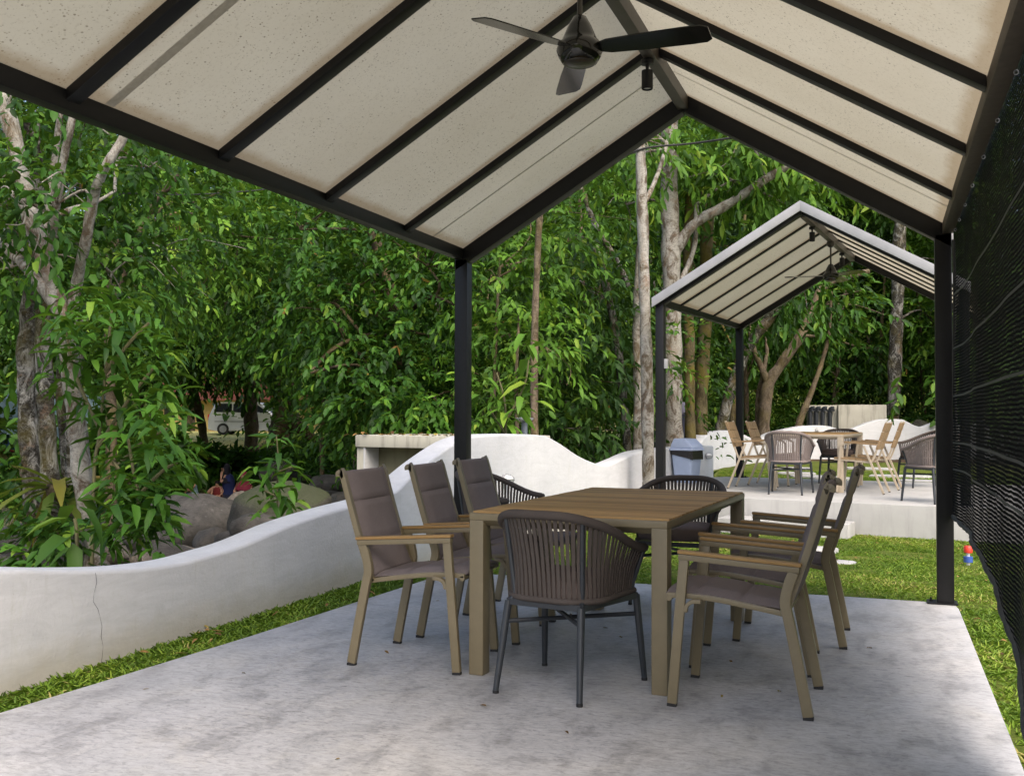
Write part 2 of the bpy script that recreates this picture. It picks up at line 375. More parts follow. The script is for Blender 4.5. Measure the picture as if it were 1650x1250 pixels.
# ------------------------------------------------------------------ the setting: ground, water, patios
WX = np.array([(-30, -3.62), (8.4, -3.62), (10.5, -3.45), (12.3, -3.2), (13.8, -3.08), (17.1, -2.6), (21, -3.1), (60, -4.5)])
def wall_x(y): return np.interp(y, WX[:, 0], WX[:, 1])
def sstep(a, b, x):
    t = np.clip((x-a)/(b-a), 0, 1); return t*t*(3-2*t)
def ground_z(x, y):
    x = np.asarray(x, float); y = np.asarray(y, float)
    lawn = -.05-.09*sstep(7.5, 11, y)+.25*sstep(13.3, 16.5, y)
    s = wall_x(y)-.23-x
    bed = sstep(.25, 1.5, s)*(1-sstep(17, 22.5, s))*(1-sstep(30, 40, y))
    z = lawn*(1-bed)+(-1.35)*bed
    z = z*(1-sstep(20, 23, s)*.6)
    d = np.hypot(x, y); z = z+np.clip(d-95, 0, 90)*.2
    return z
def gz(x, y): return float(ground_z(x, y))
gx = np.concatenate([np.arange(-230, -50, 12.), np.arange(-50, -8, .8), np.arange(-8, 6, .25), np.arange(6, 40, 1.2), np.arange(40, 231, 12.)])
gy = np.concatenate([np.arange(-150, -10, 10.), np.arange(-10, 30, .3), np.arange(30, 75, 1.0), np.arange(75, 240, 10.)])
GX, GY = np.meshgrid(gx, gy); GZ = ground_z(GX, GY)
S_ = wall_x(GY)-.23-GX; rough = np.where(S_ > .3, .05, .006)*(1-sstep(18, 22, S_)*.5)
GZ = GZ+rng.normal(0, 1, GZ.shape)*rough
ny, nx = GX.shape
me = bpy.data.meshes.new('ground')
idx = np.arange(nx*ny).reshape(ny, nx)
quads = np.stack([idx[:-1, :-1], idx[:-1, 1:], idx[1:, 1:], idx[1:, :-1]], -1).reshape(-1, 4)
me.from_pydata(np.stack([GX, GY, GZ], -1).reshape(-1, 3).tolist(), [], quads.tolist())
zone = np.where(S_ > .2, .5, 0.0); zone = np.where((S_ > 20) | ((GY > 42) & (S_ > 5)), 1.0, zone); zone = np.where(GY > 26, np.maximum(zone, .5), zone)
zone = np.where(np.hypot(GX, GY) > 92, 0.0, zone)
a = me.attributes.new('zone', 'FLOAT', 'POINT'); a.data.foreach_set('value', zone.reshape(-1).astype(np.float32))
me.materials.append(M['ground']); me.polygons.foreach_set('use_smooth', [True]*len(me.polygons))
ground = bpy.data.objects.new('ground', me); COL.objects.link(ground); tag(ground, kind='structure')

mb = MB(); mb.poly([(-3.95, -20, -1.02), (-3.95, 34, -1.02), (-26, 42, -1.02), (-26, -20, -1.02)], [(0, 1, 2, 3)])
tag(mb.build('stream', M['water']), kind='structure')

def slab(name, pts, top, depth, mat, bev=.012):
    mb = MB(); n = len(pts)
    mb.poly([(x, y, top) for x, y in pts]+[(x, y, top-depth) for x, y in pts],
            [tuple(range(n)), tuple(range(2*n-1, n-1, -1))]+[(i, n+i, n+(i+1) % n, (i+1) % n) for i in range(n)])
    o = mb.build(name, mat, bevel=bev); tag(o, kind='structure'); return o
slab('patio', [(-3.62, -4), (.45, -4), (.437, 6.95), (.425, 7.08), (.39, 7.15), (-3.02, 7.22), (-3.09, 7.15), (-3.11, 6.75), (-3.195, 4.73), (-3.30, 3.19)], 0.0, .35, M['slab'])

P2O, P2A = np.array([-2.6, 12.67]), R_(-6.8)
P2U = np.array([math.cos(P2A), math.sin(P2A)]); P2V = np.array([-math.sin(P2A), math.cos(P2A)]); DZ = .22
def deck(u, v, z=0.0): q = P2O+P2U*u+P2V*v; return (q[0], q[1], DZ+z)
slab('patio', [tuple(deck(*q)[:2]) for q in ((-.62, -.09), (4.3, -.30), (4.3, 4.05), (-.25, 4.05), (-.62, 3.2))], DZ, .6, M['conc'], .015)

def paver(label, loc, d, rz, group=None, name='stepping_stone', cat='paving stone', mat='conc'):
    mb = MB(); n = 10
    if name == 'stepping_stone':
        pts = [(d[0]/2*math.copysign(abs(math.cos(t))**.6, math.cos(t))*random.uniform(.92, 1.05), d[1]/2*math.copysign(abs(math.sin(t))**.6, math.sin(t))*random.uniform(.92, 1.05)) for t in [2*math.pi*(k+.5)/n for k in range(n)]]
        mb.poly([(x, y, d[2]) for x, y in pts]+[(x, y, -.1) for x, y in pts], [tuple(range(n)), tuple(range(2*n-1, n-1, -1))]+[(i, n+i, n+(i+1) % n, (i+1) % n) for i in range(n)])
    else: mb.box((0, 0, d[2]/2-.1), (d[0], d[1], d[2]+.2))
    o = mb.build(name, M[mat], bevel=.012); o.location = loc; o.rotation_euler = (0, 0, rz)
    return tag(o, label, cat, group)
p = deck(1.62, -.46); paver('pale concrete step set against the front of the raised patio', (p[0], p[1], -.15), (1.45, .42, .17), P2A-R_(2), None, 'concrete_step', 'step')
for q, d, lb in (((-.72, 10.45), (.62, .36), 'larger flat stepping stone in the lawn before the concrete step'), ((-.38, 9.55), (.30, .26), 'small stepping stone in the lawn nearest the black chair backs')):
    paver(lb, (q[0], q[1], -.125), (d[0], d[1], .035), P2A)
G_ST = 'stepping stones in the lawn behind the raised patio'
for px, py, wd in ((1272, 752, 1.3), (1284, 760, 1.0), (1310, 765, 1.2), (1400, 752, 1.4), (1450, 764, 1.5), (1345, 768, 1.2), (1216, 741, 1.1), (1490, 772, 1.3)):
    D = 1.03/(py-670.8)*FPX; q = at(px, py, D)
    paver('flat pale stepping stone in the grass behind the raised patio', (q[0], q[1], gz(q[0], q[1])-.005), (wd*.7, .5, .04), P2A+random.uniform(-.2, .2), G_ST)

# ------------------------------------------------------------------ garden walls
def garden_wall(pts, thick, label, name='garden_wall', crack=None):
    """pts: (x, y, base z, top z) along the inner face; the thickness goes to the left of the path"""
    P = catmull(pts, 5); N = len(P); V = []; F = []
    for i, p in enumerate(P):
        t = P[min(i+1, N-1)][:2]-P[max(i-1, 0)][:2]; t = t/np.linalg.norm(t); n = np.array([-t[1], t[0]])
        r = .022
        for o_, z in ((0, p[2]-.3), (0, p[3]-r), (.3*r, p[3]-.3*r), (r, p[3]), (thick-r, p[3]+.004), (thick-.3*r, p[3]-.3*r), (thick, p[3]-r), (thick, p[2]-1.3)):
            q = p[:2]+n*o_; V.append((q[0], q[1], z))
    for i in range(N-1):
        for k in range(7): F.append((8*i+k, 8*i+k+1, 8*i+9+k, 8*i+8+k))
    F.append(tuple(range(8))); F.append(tuple(range(8*N-1, 8*N-9, -1)))
    mb = MB(); mb.poly(V, F); o = mb.build(name, M['render'], smooth=50); tag(o, label, 'wall')
    if crack:
        c = MB(); c.tube(crack, [.0007+.0004*math.sin(i*2.1) for i in range(len(crack))], 4); c.build('crack', M['steel'], o)
    return o
prof = [(-3, .5), (1.5, .56), (2.8, .55), (3.48, .5), (3.85, .448), (4.18, .405), (4.45, .38), (4.76, .368), (5.04, .381), (5.35, .403), (5.84, .468), (6.4, .512), (6.96, .540), (7.38, .585), (7.67, .69), (8.1, .82), (8.65, .955), (9.2, .995), (10.46, .975), (10.9, .90), (11.57, .70), (12.26, .58), (12.9, .62), (13.79, .70), (15.2, .72), (17.0, .70)]
cr = [(-3.617+.001*random.random(), 4.06+dy, z) for dy, z in ((0, .41), (.01, .36), (-.008, .31), (-.012, .27), (.02, .23), (.035, .19), (.05, .14), (.045, .09), (.06, .04), (.055, 0), (.05, -.04))]
garden_wall([(float(wall_x(y)), y, gz(wall_x(y)+.2, y), z) for y, z in prof], .23, 'long undulating white rendered garden wall beside the dining patio', crack=cr)
w2 = []
for px, D, ty in ((1128, 18.6, 716), (1138, 19.6, 703), (1150, 20.6, 697), (1166, 21.6, 694.5), (1186, 22.4, 694), (1204, 23.2, 702), (1222, 24, 709), (1238, 24.6, 703), (1254, 25.2, 696), (1277, 25.6, 690.5), (1303, 26, 686), (1331, 26, 686), (1348, 26, 690), (1363, 26, 692), (1376, 26, 690), (1396, 26, 682), (1414, 26, 677), (1425, 26, 675.4), (1453, 26, 675.8), (1462, 26, 679.5), (1476, 26, 686), (1488, 26, 687.5), (1503, 26, 682), (1520, 26, 677), (1545, 26, 674), (1580, 26, 684), (1640, 26, 690), (1720, 26, 682)):
    q = at(px, ty, D); w2.append((q[0], q[1], gz(q[0], q[1]), q[2]))
garden_wall(w2, .26, 'far wavy white garden wall curving behind the raised patio')
def wall_light(pos, nrm, label):
    t = thing('wall_light', label, 'wall lamp', pos, math.atan2(nrm[1], nrm[0]), 'caged lamps on the white walls')
    mb = MB(); mb.tube([(0.002, 0, 0), (.02, 0, 0)], .05, 16); mb.build('back_plate', M['trim'], t)
    mb = MB(); mb.tube([(.021, 0, 0), (.05, 0, 0), (.085, 0, 0), (.10, 0, 0)], [.04, .042, .034, .012], 14); mb.build('glass', M['glass'], t)
    for ax in ((0, 1), (1, 0)):
        mb = MB(); mb.tube([(.02+.09*math.sin(a_), ax[0]*.052*math.cos(a_), ax[1]*.052*math.cos(a_)) for a_ in np.linspace(0, math.pi, 12)], .004, 6); mb.build('cage_bar', M['trim'], t)
tg = NT('lamp_glass'); M['glass'] = tg.set(tg.ramp(tg.noise(8), [(.3, (.5, .52, .52)), (.7, (.62, .63, .62))]), .15)
for y_, z_, lb in ((9.55, .555, 'caged wall lamp on the white wall left of the dining table'), (16.6, .55, 'caged wall lamp beside the blue bin')):
    wall_light((float(wall_x(y_))+.003, y_, z_), (1, 0.1), lb)
for px, py, lb in ((1316, 693, 'caged wall lamp on the far white wall above the table'), (1512, 699, 'caged wall lamp on the far white wall near the black post')):
    q = at(px, py, 25.72); wall_light(q, -FWD, lb)

# ------------------------------------------------------------------ pavilions
APEX, EAVE_IN, SLOPE = 3.42, 2.42, .605
def pavilion(label, L, rafters, ends, loc, rz, rd=.045, gd=.128):
    """local: x 0..3.42 across (post outer faces), y 0..L along the ridge, z 0 at the patio"""
    t = thing('pavilion', label, 'pavilion', loc, rz, 'gabled patio pavilions'); W = 3.42; XC = W/2
    def zr(x): return APEX-SLOPE*abs(x-XC)                      # underside of the roof boards
    for x in (0, W-.1):
        for y in (0, L-.1):
            mb = MB(); mb.box2((x, y, .0), (x+.1, y+.1, 2.3455)); pst = mb.build('post', M['steel'], t, .006)
            mb = MB(); mb.box2((x-.06 if x else x-.02, y-.02, .001), (x+.12 if x else x+.16, y+.12, .010))
            for bx in (-.035, .135):
                if (bx < 0) == (x > 0): mb.lathe([(.012, .010), (.012, .018), (.006, .018), (.006, .035), (.0, .035)], (x+bx, y+.05, 0), 8)
            mb.build('base_plate', M['steel'], pst)
    for x0, x1 in ((.0, .068), (W-.055, W+.012)):                # eave beams
        mb = MB(); P_ = [(x0, 2.346), (x1, 2.346), (x1, zr(min(x1, W))-.002), (x0, zr(max(x0, 0))-.002)]
        if x0 > 1: P_ = [(x0, 2.346), (x1, 2.346), (x1, zr(x1)-.002), (x0, zr(x0)-.002)]
        mb.prism(P_, .1, L-.1); mb.build('eave_beam', M['steel'] if x0 == 0 else M['steel_in'], t, .004)
    def raft(y0, y1, top, depth, x0, x1, nm, mat):
        mb = MB(); mb.prism([(x0, zr(x0)-.001+0*top), (x1, zr(x1)-.001+0*top), (x1, zr(x1)-depth), (x0, zr(x0)-depth)], y0, y1); return mb.build(nm, mat, t, .003)
    for y0 in (0, L-.1):
        raft(y0, y0+.1, .03, gd, .0, XC-.002, 'gable_rafter', M['steel']); raft(y0, y0+.1, .03, gd, XC+.002, W, 'gable_rafter', M['steel'])
    for y in rafters:
        raft(y-.037, y+.037, .002, rd, .068, XC-.036, 'rafter', M['steel']); raft(y-.037, y+.037, .002, rd, XC+.036, W-.056, 'rafter', M['steel'])
    mb = MB(); mb.box2((XC-.035, .1, APEX-.115), (XC+.035, L-.1, APEX-.022)); mb.build('ridge_beam', M['ridge'], t, .004)
    for sx in (0, 1):
        e, c = (.0, XC) if sx == 0 else (W, XC)
        mb = MB(); ny_, nx_ = int((L+.116)/.022), 60; Vm = []; Fm = []
        for iy in range(ny_+1):
            for ix in range(nx_+1): xx = e+(c-e)*ix/nx_; Vm.append((xx, -.058+(L+.116)*iy/ny_, zr(xx)+.002))
        for iy in range(ny_):
            for ix in range(nx_): q = iy*(nx_+1)+ix; Fm.append((q, q+1, q+nx_+2, q+nx_+1))
        mb.poly(Vm, Fm); bd = mb.build('roof_membrane', M['board'], t, smooth=180)
        steel_y = [.05, L-.05]+list(rafters); dist = [max(0, min(min(abs(v[1]-q)-.045 for q in steel_y), (v[0]-.07 if sx == 0 else W-.06-v[0]))) for v in Vm]
        at_ = bd.data.attributes.new('edge', 'FLOAT', 'POINT'); at_.data.foreach_set('value', dist)
        ys = list(rafters)
        for k, yy in enumerate(ends):
            if yy[1] and sx == 1 and yy[1] > .03: continue
            wdt = yy[1] or .016
            mb = MB(); a_, b_ = (.07, XC-.04) if sx == 0 else (XC+.04, W-.012)
            mb.poly([(a_, yy[0]-wdt/2, zr(a_)-.002), (b_, yy[0]-wdt/2, zr(b_)-.002), (b_, yy[0]+wdt/2, zr(b_)-.002), (a_, yy[0]+wdt/2, zr(a_)-.002)], [(0, 1, 2, 3)]); mb.build('seam_strip', M['seam'], bd)
        e2 = -.02 if sx == 0 else W+.02
        for y0 in (-.085, L+.06):
            mb = MB(); mb.prism([(e2, zr(e2)-.068), (c, zr(c)-.068), (c, zr(c)+.05), (e2, zr(e2)+.05)], y0, y0+.024); mb.build('gable_trim', M['trim'], t, .004)
    return t
pv1 = pavilion('large black steel pavilion with mildewed cream ceiling over the dining patio', 5.07, [1.037, 2.0, 2.99, 4.01], [(1.235, .05), (4.43, None)], (-3.003, 2.1, 0), 0)
p2loc = deck(-.05, -.05)
pv2 = pavilion('smaller far gabled pavilion with pale metal edge on the raised patio', 4.03, [.85, 1.64, 2.42, 3.2], [], p2loc, P2A, .020, .098); pv2.scale.x = 1.044
mb = MB(); mb.box2((.101, .015, 1.55), (.135, .085, 1.67)); mb.build('switch_box', M['trim'], pv2, .004)

def ceiling_fan(label, ridge, angs, rot=0.0):
    """ridge: the point under the ridge beam it hangs from"""
    t = thing('ceiling_fan', label, 'ceiling fan', ridge, rot, 'ceiling fans')
    mb = MB(); mb.lathe([(.0, .0), (.055, -.002), (.05, -.05), (.02, -.075), (.0, -.075)], n=20); mb.build('canopy', M['fan_m'], t)
    mb = MB(); mb.tube([(0, 0, -.06), (0, 0, -.33)], .012, 10); mb.build('down_rod', M['fan_m'], t)
    mb = MB(); mb.lathe([(.012, -.295), (.03, -.305), (.055, -.35), (.074, -.395), (.082, -.415), (.090, -.42), (.102, -.442), (.106, -.46), (.097, -.487), (.08, -.515), (.0, -.516)], n=32)
    h = mb.build('motor_housing', M['fan'], t, smooth=60)
    mb = MB(); mb.lathe([(.075, -.5165), (.07, -.522), (.045, -.53), (.0, -.533)], n=28); mb.build('motor_cap', M['fan_m'], h, smooth=60)
    for a_ in angs:
        c, s = math.cos(R_(a_)), math.sin(R_(a_)); mb = MB(); tl = R_(13); V = []
        prof_ = [(.095, .035), (.14, .052), (.30, .062), (.50, .066), (.575, .064), (.60, .045)]
        for z0 in (-.003, .003):
            for r_, hw in prof_:
                for sg in (-1, 1):
                    off = sg*hw; zz = -.455+z0-off*math.sin(tl)-.02*(r_-.1)
                    V.append((c*r_-s*off*math.cos(tl), s*r_+c*off*math.cos(tl), zz))
        n = len(prof_)*2; F = []
        for i in range(0, n-2, 2): F += [(i, i+1, i+3, i+2), (n+i, n+i+2, n+i+3, n+i+1), (i, i+2, n+i+2, n+i), (i+1, n+i+1, n+i+3, i+3)]
        F += [(0, n, n+1, 1), (n-2, n-1, 2*n-1, 2*n-2)]
        mb.poly(V, F); mb.build('blade', M['fan'], t)
    return t
ceiling_fan('black three-bladed ceiling fan hanging over the near dining table', (-1.293, 4.487, APEX-.116), (-119, -4, 112))
p = deck(1.735, 1.95); ceiling_fan('black ceiling fan hanging in the far pavilion', (p[0], p[1], p[2]+APEX-.116), (-170, -45, 75))
def spot(label, ridge):
    t = thing('spotlight', label, 'spotlight', ridge, 0, 'cylinder spotlights under the ridges')
    mb = MB(); mb.lathe([(.0, .0), (.038, -.001), (.038, -.03), (.012, -.034), (.008, -.07), (.0, -.07)], n=16); mb.build('mount', M['steel'], t)
    mb = MB(); mb.lathe([(.0, -.066), (.032, -.067), (.034, -.07), (.034, -.175), (.030, -.180), (.026, -.170), (.0, -.170)], n=22); mb.build('barrel', M['steel'], t)
    mb = MB(); mb.lathe([(.025, -.1705), (.02, -.173), (.0, -.174)], n=18); mb.build('lens', M['glass'], t)
spot('black cylinder spotlight beside the near ceiling fan', (-1.31, 6.0, APEX-.116))
for v, lb in ((.72, 'black cylinder spotlight nearest the pale gable edge of the far pavilion'), (3.0, 'black cylinder spotlight behind the far ceiling fan')):
    p = deck(1.717, v); spot(lb, (p[0], p[1], p[2]+APEX-.116))

# the net along the right-hand side
nb_y = np.array([1.4, 2.6, 3.3, 3.8, 3.92, 4.12, 4.44, 4.77, 5.28, 6.1, 6.7, 7.06]); nb_z = np.array([.02, .02, .04, .162, .231, .316, .389, .471, .521, .543, .53, .56])
NY, NZ = 150, 60; V = []; F = []
for i in range(NY+1):
    y = 7.06-(7.06-1.5)*i/NY; zb = float(np.interp(y, nb_y, nb_z))
    for k in range(NZ+1):
        f = k/NZ; z = zb+(2.40-zb)*f; loose = (1-f)**1.3
        x = .440+.006*f*f+.005*(1-f*f)*math.sin(y*5+z*1.3)+loose*(.010*math.sin(y*3.1+.6)+.004*math.sin(y*9.3+z*2))-.019*float(sstep(6.5, 7.06, y))
        V.append((x, y, z))
for i in range(NY):
    for k in range(NZ): q = i*(NZ+1)+k; F.append((q, q+1, q+NZ+2, q+NZ+1))
nett = thing('shade_net', 'black woven shade net laced along the right side of the near pavilion', 'net', (.44, 4.3, 0))
mb = MB(); mb.poly([(v[0]-.44, v[1]-4.3, v[2]) for v in V], F); mb.build('net_panel', M['net'], nett, smooth=180)
pe = [V[i*(NZ+1)] for i in range(0, NY+1)]
mb = MB(); mb.tube([(q[0]-.44, q[1]-4.3, q[2]) for q in pe], [.010+.006*abs(math.sin(i*.62)) for i in range(len(pe))], 8); mb.build('edge_rope', M['netrope'], nett)
for zz in (.85, 1.02, 1.32, 1.62, 1.95):
    mb = MB(); Vb = []; ys_ = np.linspace(7.0, 1.6, 70)
    for y in ys_:
        zb = float(np.interp(y, nb_y, nb_z)); z = zz+.012*math.sin(y*.9+zz*3)
        f = (z-zb)/(2.36-zb); loose = max(0, 1-f)**1.3
        f = min(1, max(0, f)); x = .440+.006*f*f+.005*(1-f*f)*math.sin(y*5+z*1.3)+loose*(.010*math.sin(y*3.1+.6)+.004*math.sin(y*9.3+z*2))-.019*float(sstep(6.5, 7.06, y))-.003
        Vb += [(x-.44, y-4.3, z-.006), (x-.44, y-4.3, z+.006)]
    mb.poly(Vb, [(2*i, 2*i+1, 2*i+3, 2*i+2) for i in range(len(ys_)-1)]); mb.build('reinforcing_band', M['netrope'], nett)
for y in (6.9, 6.55, 6.1, 5.6, 5.0, 4.4, 3.8):
    mb = MB(); mb.tube([(-.012+.007*math.cos(a_), y-4.3, 2.338+.008*math.sin(a_)) for a_ in np.linspace(0, 2*math.pi, 13)], .0022, 5); mb.build('tie', M['trim'], nett)
mb = MB(); mb.tube(catmull([(-.014, 7.04-4.3, 2.3), (-.009, 7.045-4.3, 1.9), (-.018, 7.05-4.3, 1.5), (-.008, 7.04-4.3, 1.1), (-.014, 7.05-4.3, .8), (-.012, 7.05-4.3, .56)], 5), .011, 7); mb.build('edge_rope', M['netrope'], nett)

# ------------------------------------------------------------------ furniture
def sling_chair(frame, pad):
    """local: faces +X, origin on the floor between the feet"""
    t = thing('sling_armchair', 'x', 'chair'); hw = .262
    for sg in (-1, 1):
        y0, y1 = (hw-.028, hw) if sg > 0 else (-hw, -hw+.028)
        mb = MB(); mb.strip([(.268, .012), (.244, .30), (.218, .600)], .040, y0, y1); lg = mb.build('leg', frame, t, .005)
        mb = MB(); mb.strip([(.269, 0), (.268, .0119)], .038, y0+.001, y1-.001); mb.build('foot_cap', M['rubber'], lg)
        mb = MB(); mb.strip(catmull([(-.268, .012), (-.232, .20), (-.195, .385), (-.182, .45), (-.196, .52), (-.215, .571)], 3), .042, y0, y1); lg = mb.build('leg', frame, t, .005)
        mb = MB(); mb.strip([(-.2685, 0), (-.268, .0119)], .040, y0+.001, y1-.001); mb.build('foot_cap', M['rubber'], lg)
        a0, a1 = (hw-.036, hw+.008) if sg > 0 else (-hw-.008, -hw+.036)
        mb = MB(); mb.strip([(-.238, .579), (.240, .609)], .024, a0+.004, a1-.004); ar = mb.build('armrest', frame, t, .004)
        mb = MB(); mb.strip([(-.245, .5985), (.243, .629)], .014, a0, a1); mb.build('arm_pad', M['arm'], ar, .004)
        b0, b1 = (hw-.058, hw-.030) if sg > 0 else (-hw+.030, -hw+.058)
        mb = MB(); mb.strip(catmull([(.213, .385), (.206, .412), (.185, .428), (.150, .431)], 3), .016, b0+.03*(sg > 0)-.03*(sg < 0), b1+.03*(sg > 0)-.03*(sg < 0)); mb.build('brace', frame, t, .003)
        mb = MB(); mb.strip(catmull([(-.175, .395), (-.20, .46), (-.255, .62), (-.298, .76), (-.335, .886), (-.341, .900), (-.350, .905), (-.359, .899), (-.358, .886)], 4), .026, b0, b1); mb.build('back_rail', frame, t, .004)
        mb = MB(); mb.strip(catmull([(-.185, .398), (-.06, .418), (.10, .440), (.22, .446), (.295, .444)], 4), .022, b0, b1); mb.build('seat_rail', frame, t, .004)
    for x, z in ((-.18, .40), (.285, .434)):
        mb = MB(); mb.tube([(x, -hw+.03, z), (x, hw-.03, z)], .012, 8); mb.build('cross_bar', frame, t)
    def padded(path, nm, seams, th):
        P = np.array(catmull(path, 26)); N = len(P); s = np.linspace(0, 1, N); wdt = hw-.046; V = []; F = []; K = 9
        for side in (1, -1):
            for i in range(N):
                tg_ = P[min(i+1, N-1)]-P[max(i-1, 0)]; tg_ = tg_/np.linalg.norm(tg_); nn = np.array([-tg_[1], tg_[0]])
                d = min([abs(s[i]-q) for q in seams]); puff = th*(min(1, d/.055)**.38*.95+.05)
                for k in range(K):
                    v = -1+2*k/(K-1); e = puff*(1-abs(v)**7)*.5*side+.0015*side
                    q = P[i]+nn*e; V.append((q[0], v*wdt, q[1]))
        for i in range(N-1):
            for k in range(K-1):
                a_ = i*K+k; F.append((a_, a_+1, a_+K+1, a_+K)); b = N*K+a_; F.append((b, b+K, b+K+1, b+1))
        rim = [i*K for i in range(N)]+[(N-1)*K+k for k in range(1, K)]+[i*K+K-1 for i in range(N-2, -1, -1)]+[k for k in range(K-2, 0, -1)]
        for a_, b in zip(rim, rim[1:]+rim[:1]): F.append((a_, b, N*K+b, N*K+a_))
        mb = MB(); mb.poly(V, F); mb.build(nm, pad, t, smooth=60)
    padded([(-.172, .42), (-.21, .51), (-.262, .66), (-.302, .79), (-.338, .912)], 'backrest', (0, .36, .70, 1), .042)
    padded([(-.17, .418), (-.05, .432), (.10, .452), (.22, .459), (.30, .452)], 'seat', (0, .33, .66, 1), .032)
    return t
def rope_chair(rope, cush):
    """local: faces +X; U-shaped shell of straps between two rims on a tube base"""
    t = thing('rope_armchair', 'x', 'chair'); N = 61; top = []; bot = []
    for i in range(N):
        a_ = -1+2*i/(N-1); ang = a_*math.pi*.5
        s_ = abs(a_)
        # plan of the rim: straight arms joined by a rounded back
        def plan(hw, xf, xb, rr):
            L1 = xf-(xb+rr); L2 = math.pi/2*rr+(hw-rr); tot = L1+L2; d = (1-s_)*tot; sg = 1 if a_ >= 0 else -1
            if d < L1: return (xf-d, sg*hw)
            d -= L1
            if d < math.pi/2*rr: q = d/rr; return (xb+rr-rr*math.sin(q), sg*(hw-rr+rr*math.cos(q)))
            return (xb, sg*(hw-rr-(d-math.pi/2*rr)))
        x, y = plan(.276, .235, -.290, .265); z = .768-.170*sstep(.08, 1.0, s_)**1.15
        top.append((x, y, float(z)))
        x, y = plan(.222, .222, -.215, .15); bot.append((x, y, .405))
    mb = MB(); mb.tube(top, [.012]+[.0195]*(N-2)+[.012], 10); rim = mb.build('top_rim', rope, t, smooth=60)
    mb = MB(); mb.tube(bot, .014, 8); mb.build('lower_rim', rope, t, smooth=60)
    mb = MB(); K = 54
    for k in range(K):
        f = (k+.5)/K*(N-1); i = int(f); u = f-i
        p = Vector(top[i]).lerp(Vector(top[i+1]), u); q = Vector(bot[i]).lerp(Vector(bot[i+1]), u)
        d = (Vector(top[min(i+2, N-1)])-Vector(top[max(i-1, 0)])); d.z = 0; d.normalize(); db = (Vector(bot[min(i+2, N-1)])-Vector(bot[max(i-1, 0)])); db.z = 0; db.normalize()
        nrm = Vector((d.y, -d.x, 0)); V = []; hw = .0080
        for j in range(5):
            v = j/4; c = p.lerp(q, v)+nrm*(.012*math.sin(v*math.pi)); tt = d.lerp(db, v); h = hw*(1-.12*v)
            c = c+Vector((random.uniform(-1, 1), random.uniform(-1, 1), 0))*.0012
            for sx, sy in ((-1, -1), (1, -1), (1, 1), (-1, 1)): V.append(tuple(c+tt*h*sx+nrm*.0028*sy))
        mb.poly(V, [(4*j+m, 4*j+(m+1) % 4, 4*j+4+(m+1) % 4, 4*j+4+m) for j in range(4) for m in range(4)])
    mb.build('rope_straps', rope, t)
    ft = {(1, 1): (.262, .255), (1, -1): (.262, -.255), (-1, 1): (-.268, .20), (-1, -1): (-.268, -.20)}
    tp = {(1, 1): (.222, .232), (1, -1): (.222, -.232), (-1, 1): (-.205, .175), (-1, -1): (-.205, -.175)}
    for k in ft:
        a_, b = ft[k], tp[k]; mb = MB()
        pts = [(a_[0], a_[1], .012), ((a_[0]+b[0])/2, (a_[1]+b[1])/2, .20), (b[0], b[1], .385)]
        mb.tube(pts, [.0125, .0155, .0165], 12)
        i = 1 if k == (1, -1) else N-2 if k == (1, 1) else int(N*.36) if k == (-1, -1) else int(N*.64)-1
        mb.tube([(b[0], b[1], .38), tuple(Vector(bot[i])*.97+Vector((0, 0, .02))), tuple(Vector(top[i])+Vector((0, 0, -.005)))], [.0145, .012, .010], 10)
        lg = mb.build('leg', M['iron'], t, smooth=50)
        mb = MB(); mb.tube([(a_[0], a_[1], 0), (a_[0], a_[1], .0119)], .0135, 12); mb.build('foot_cap', M['rubber'], lg)
    mb = MB()
    for a_, b in (((1, 1), (-1, -1)), ((1, -1), (-1, 1))):
        pa = Vector((*tp[a_], .315)); pb = Vector((*tp[b], .315)); pa.z = pb.z = .315 if a_[1] > 0 else .3
        pa.x += .008; pb.x -= .012; mb.tube([pa, pb], .010, 8)
    mb.build('cross_brace', M['iron'], t)
    mb = MB()
    for a_, b in (((1, 1), (1, -1)), ((1, -1), (-1, -1)), ((-1, -1), (-1, 1)), ((-1, 1), (1, 1))): mb.bar((*tp[a_], .383), (*tp[b], .383), .02, .026)
    mb.build('seat_frame', M['iron'], t)
    V = []; n = N; c0 = (0, 0)
    prof_ = [(.90, .402), (.965, .412), (.975, .44), (.965, .472), (.90, .488), (.5, .496)]
    ring = bot+[(.245, .12, .405), (.252, 0, .405), (.245, -.12, .405)]; n = len(ring)
    for k_, z in prof_:
        for q in ring: V.append((q[0]*k_, q[1]*k_, z))
    F = [(i, (i+1) % n, n+(i+1) % n, n+i) for i in range(n)]; F = [tuple(q+j*n for q in f) for j in range(len(prof_)-1) for f in F]
    F.append(tuple(range(n-1, -1, -1))); F.append(tuple((len(prof_)-1)*n+i for i in range(n)))
    mb = MB(); mb.poly(V, F); mb.build('cushion', cush, t, smooth=60)
    return t
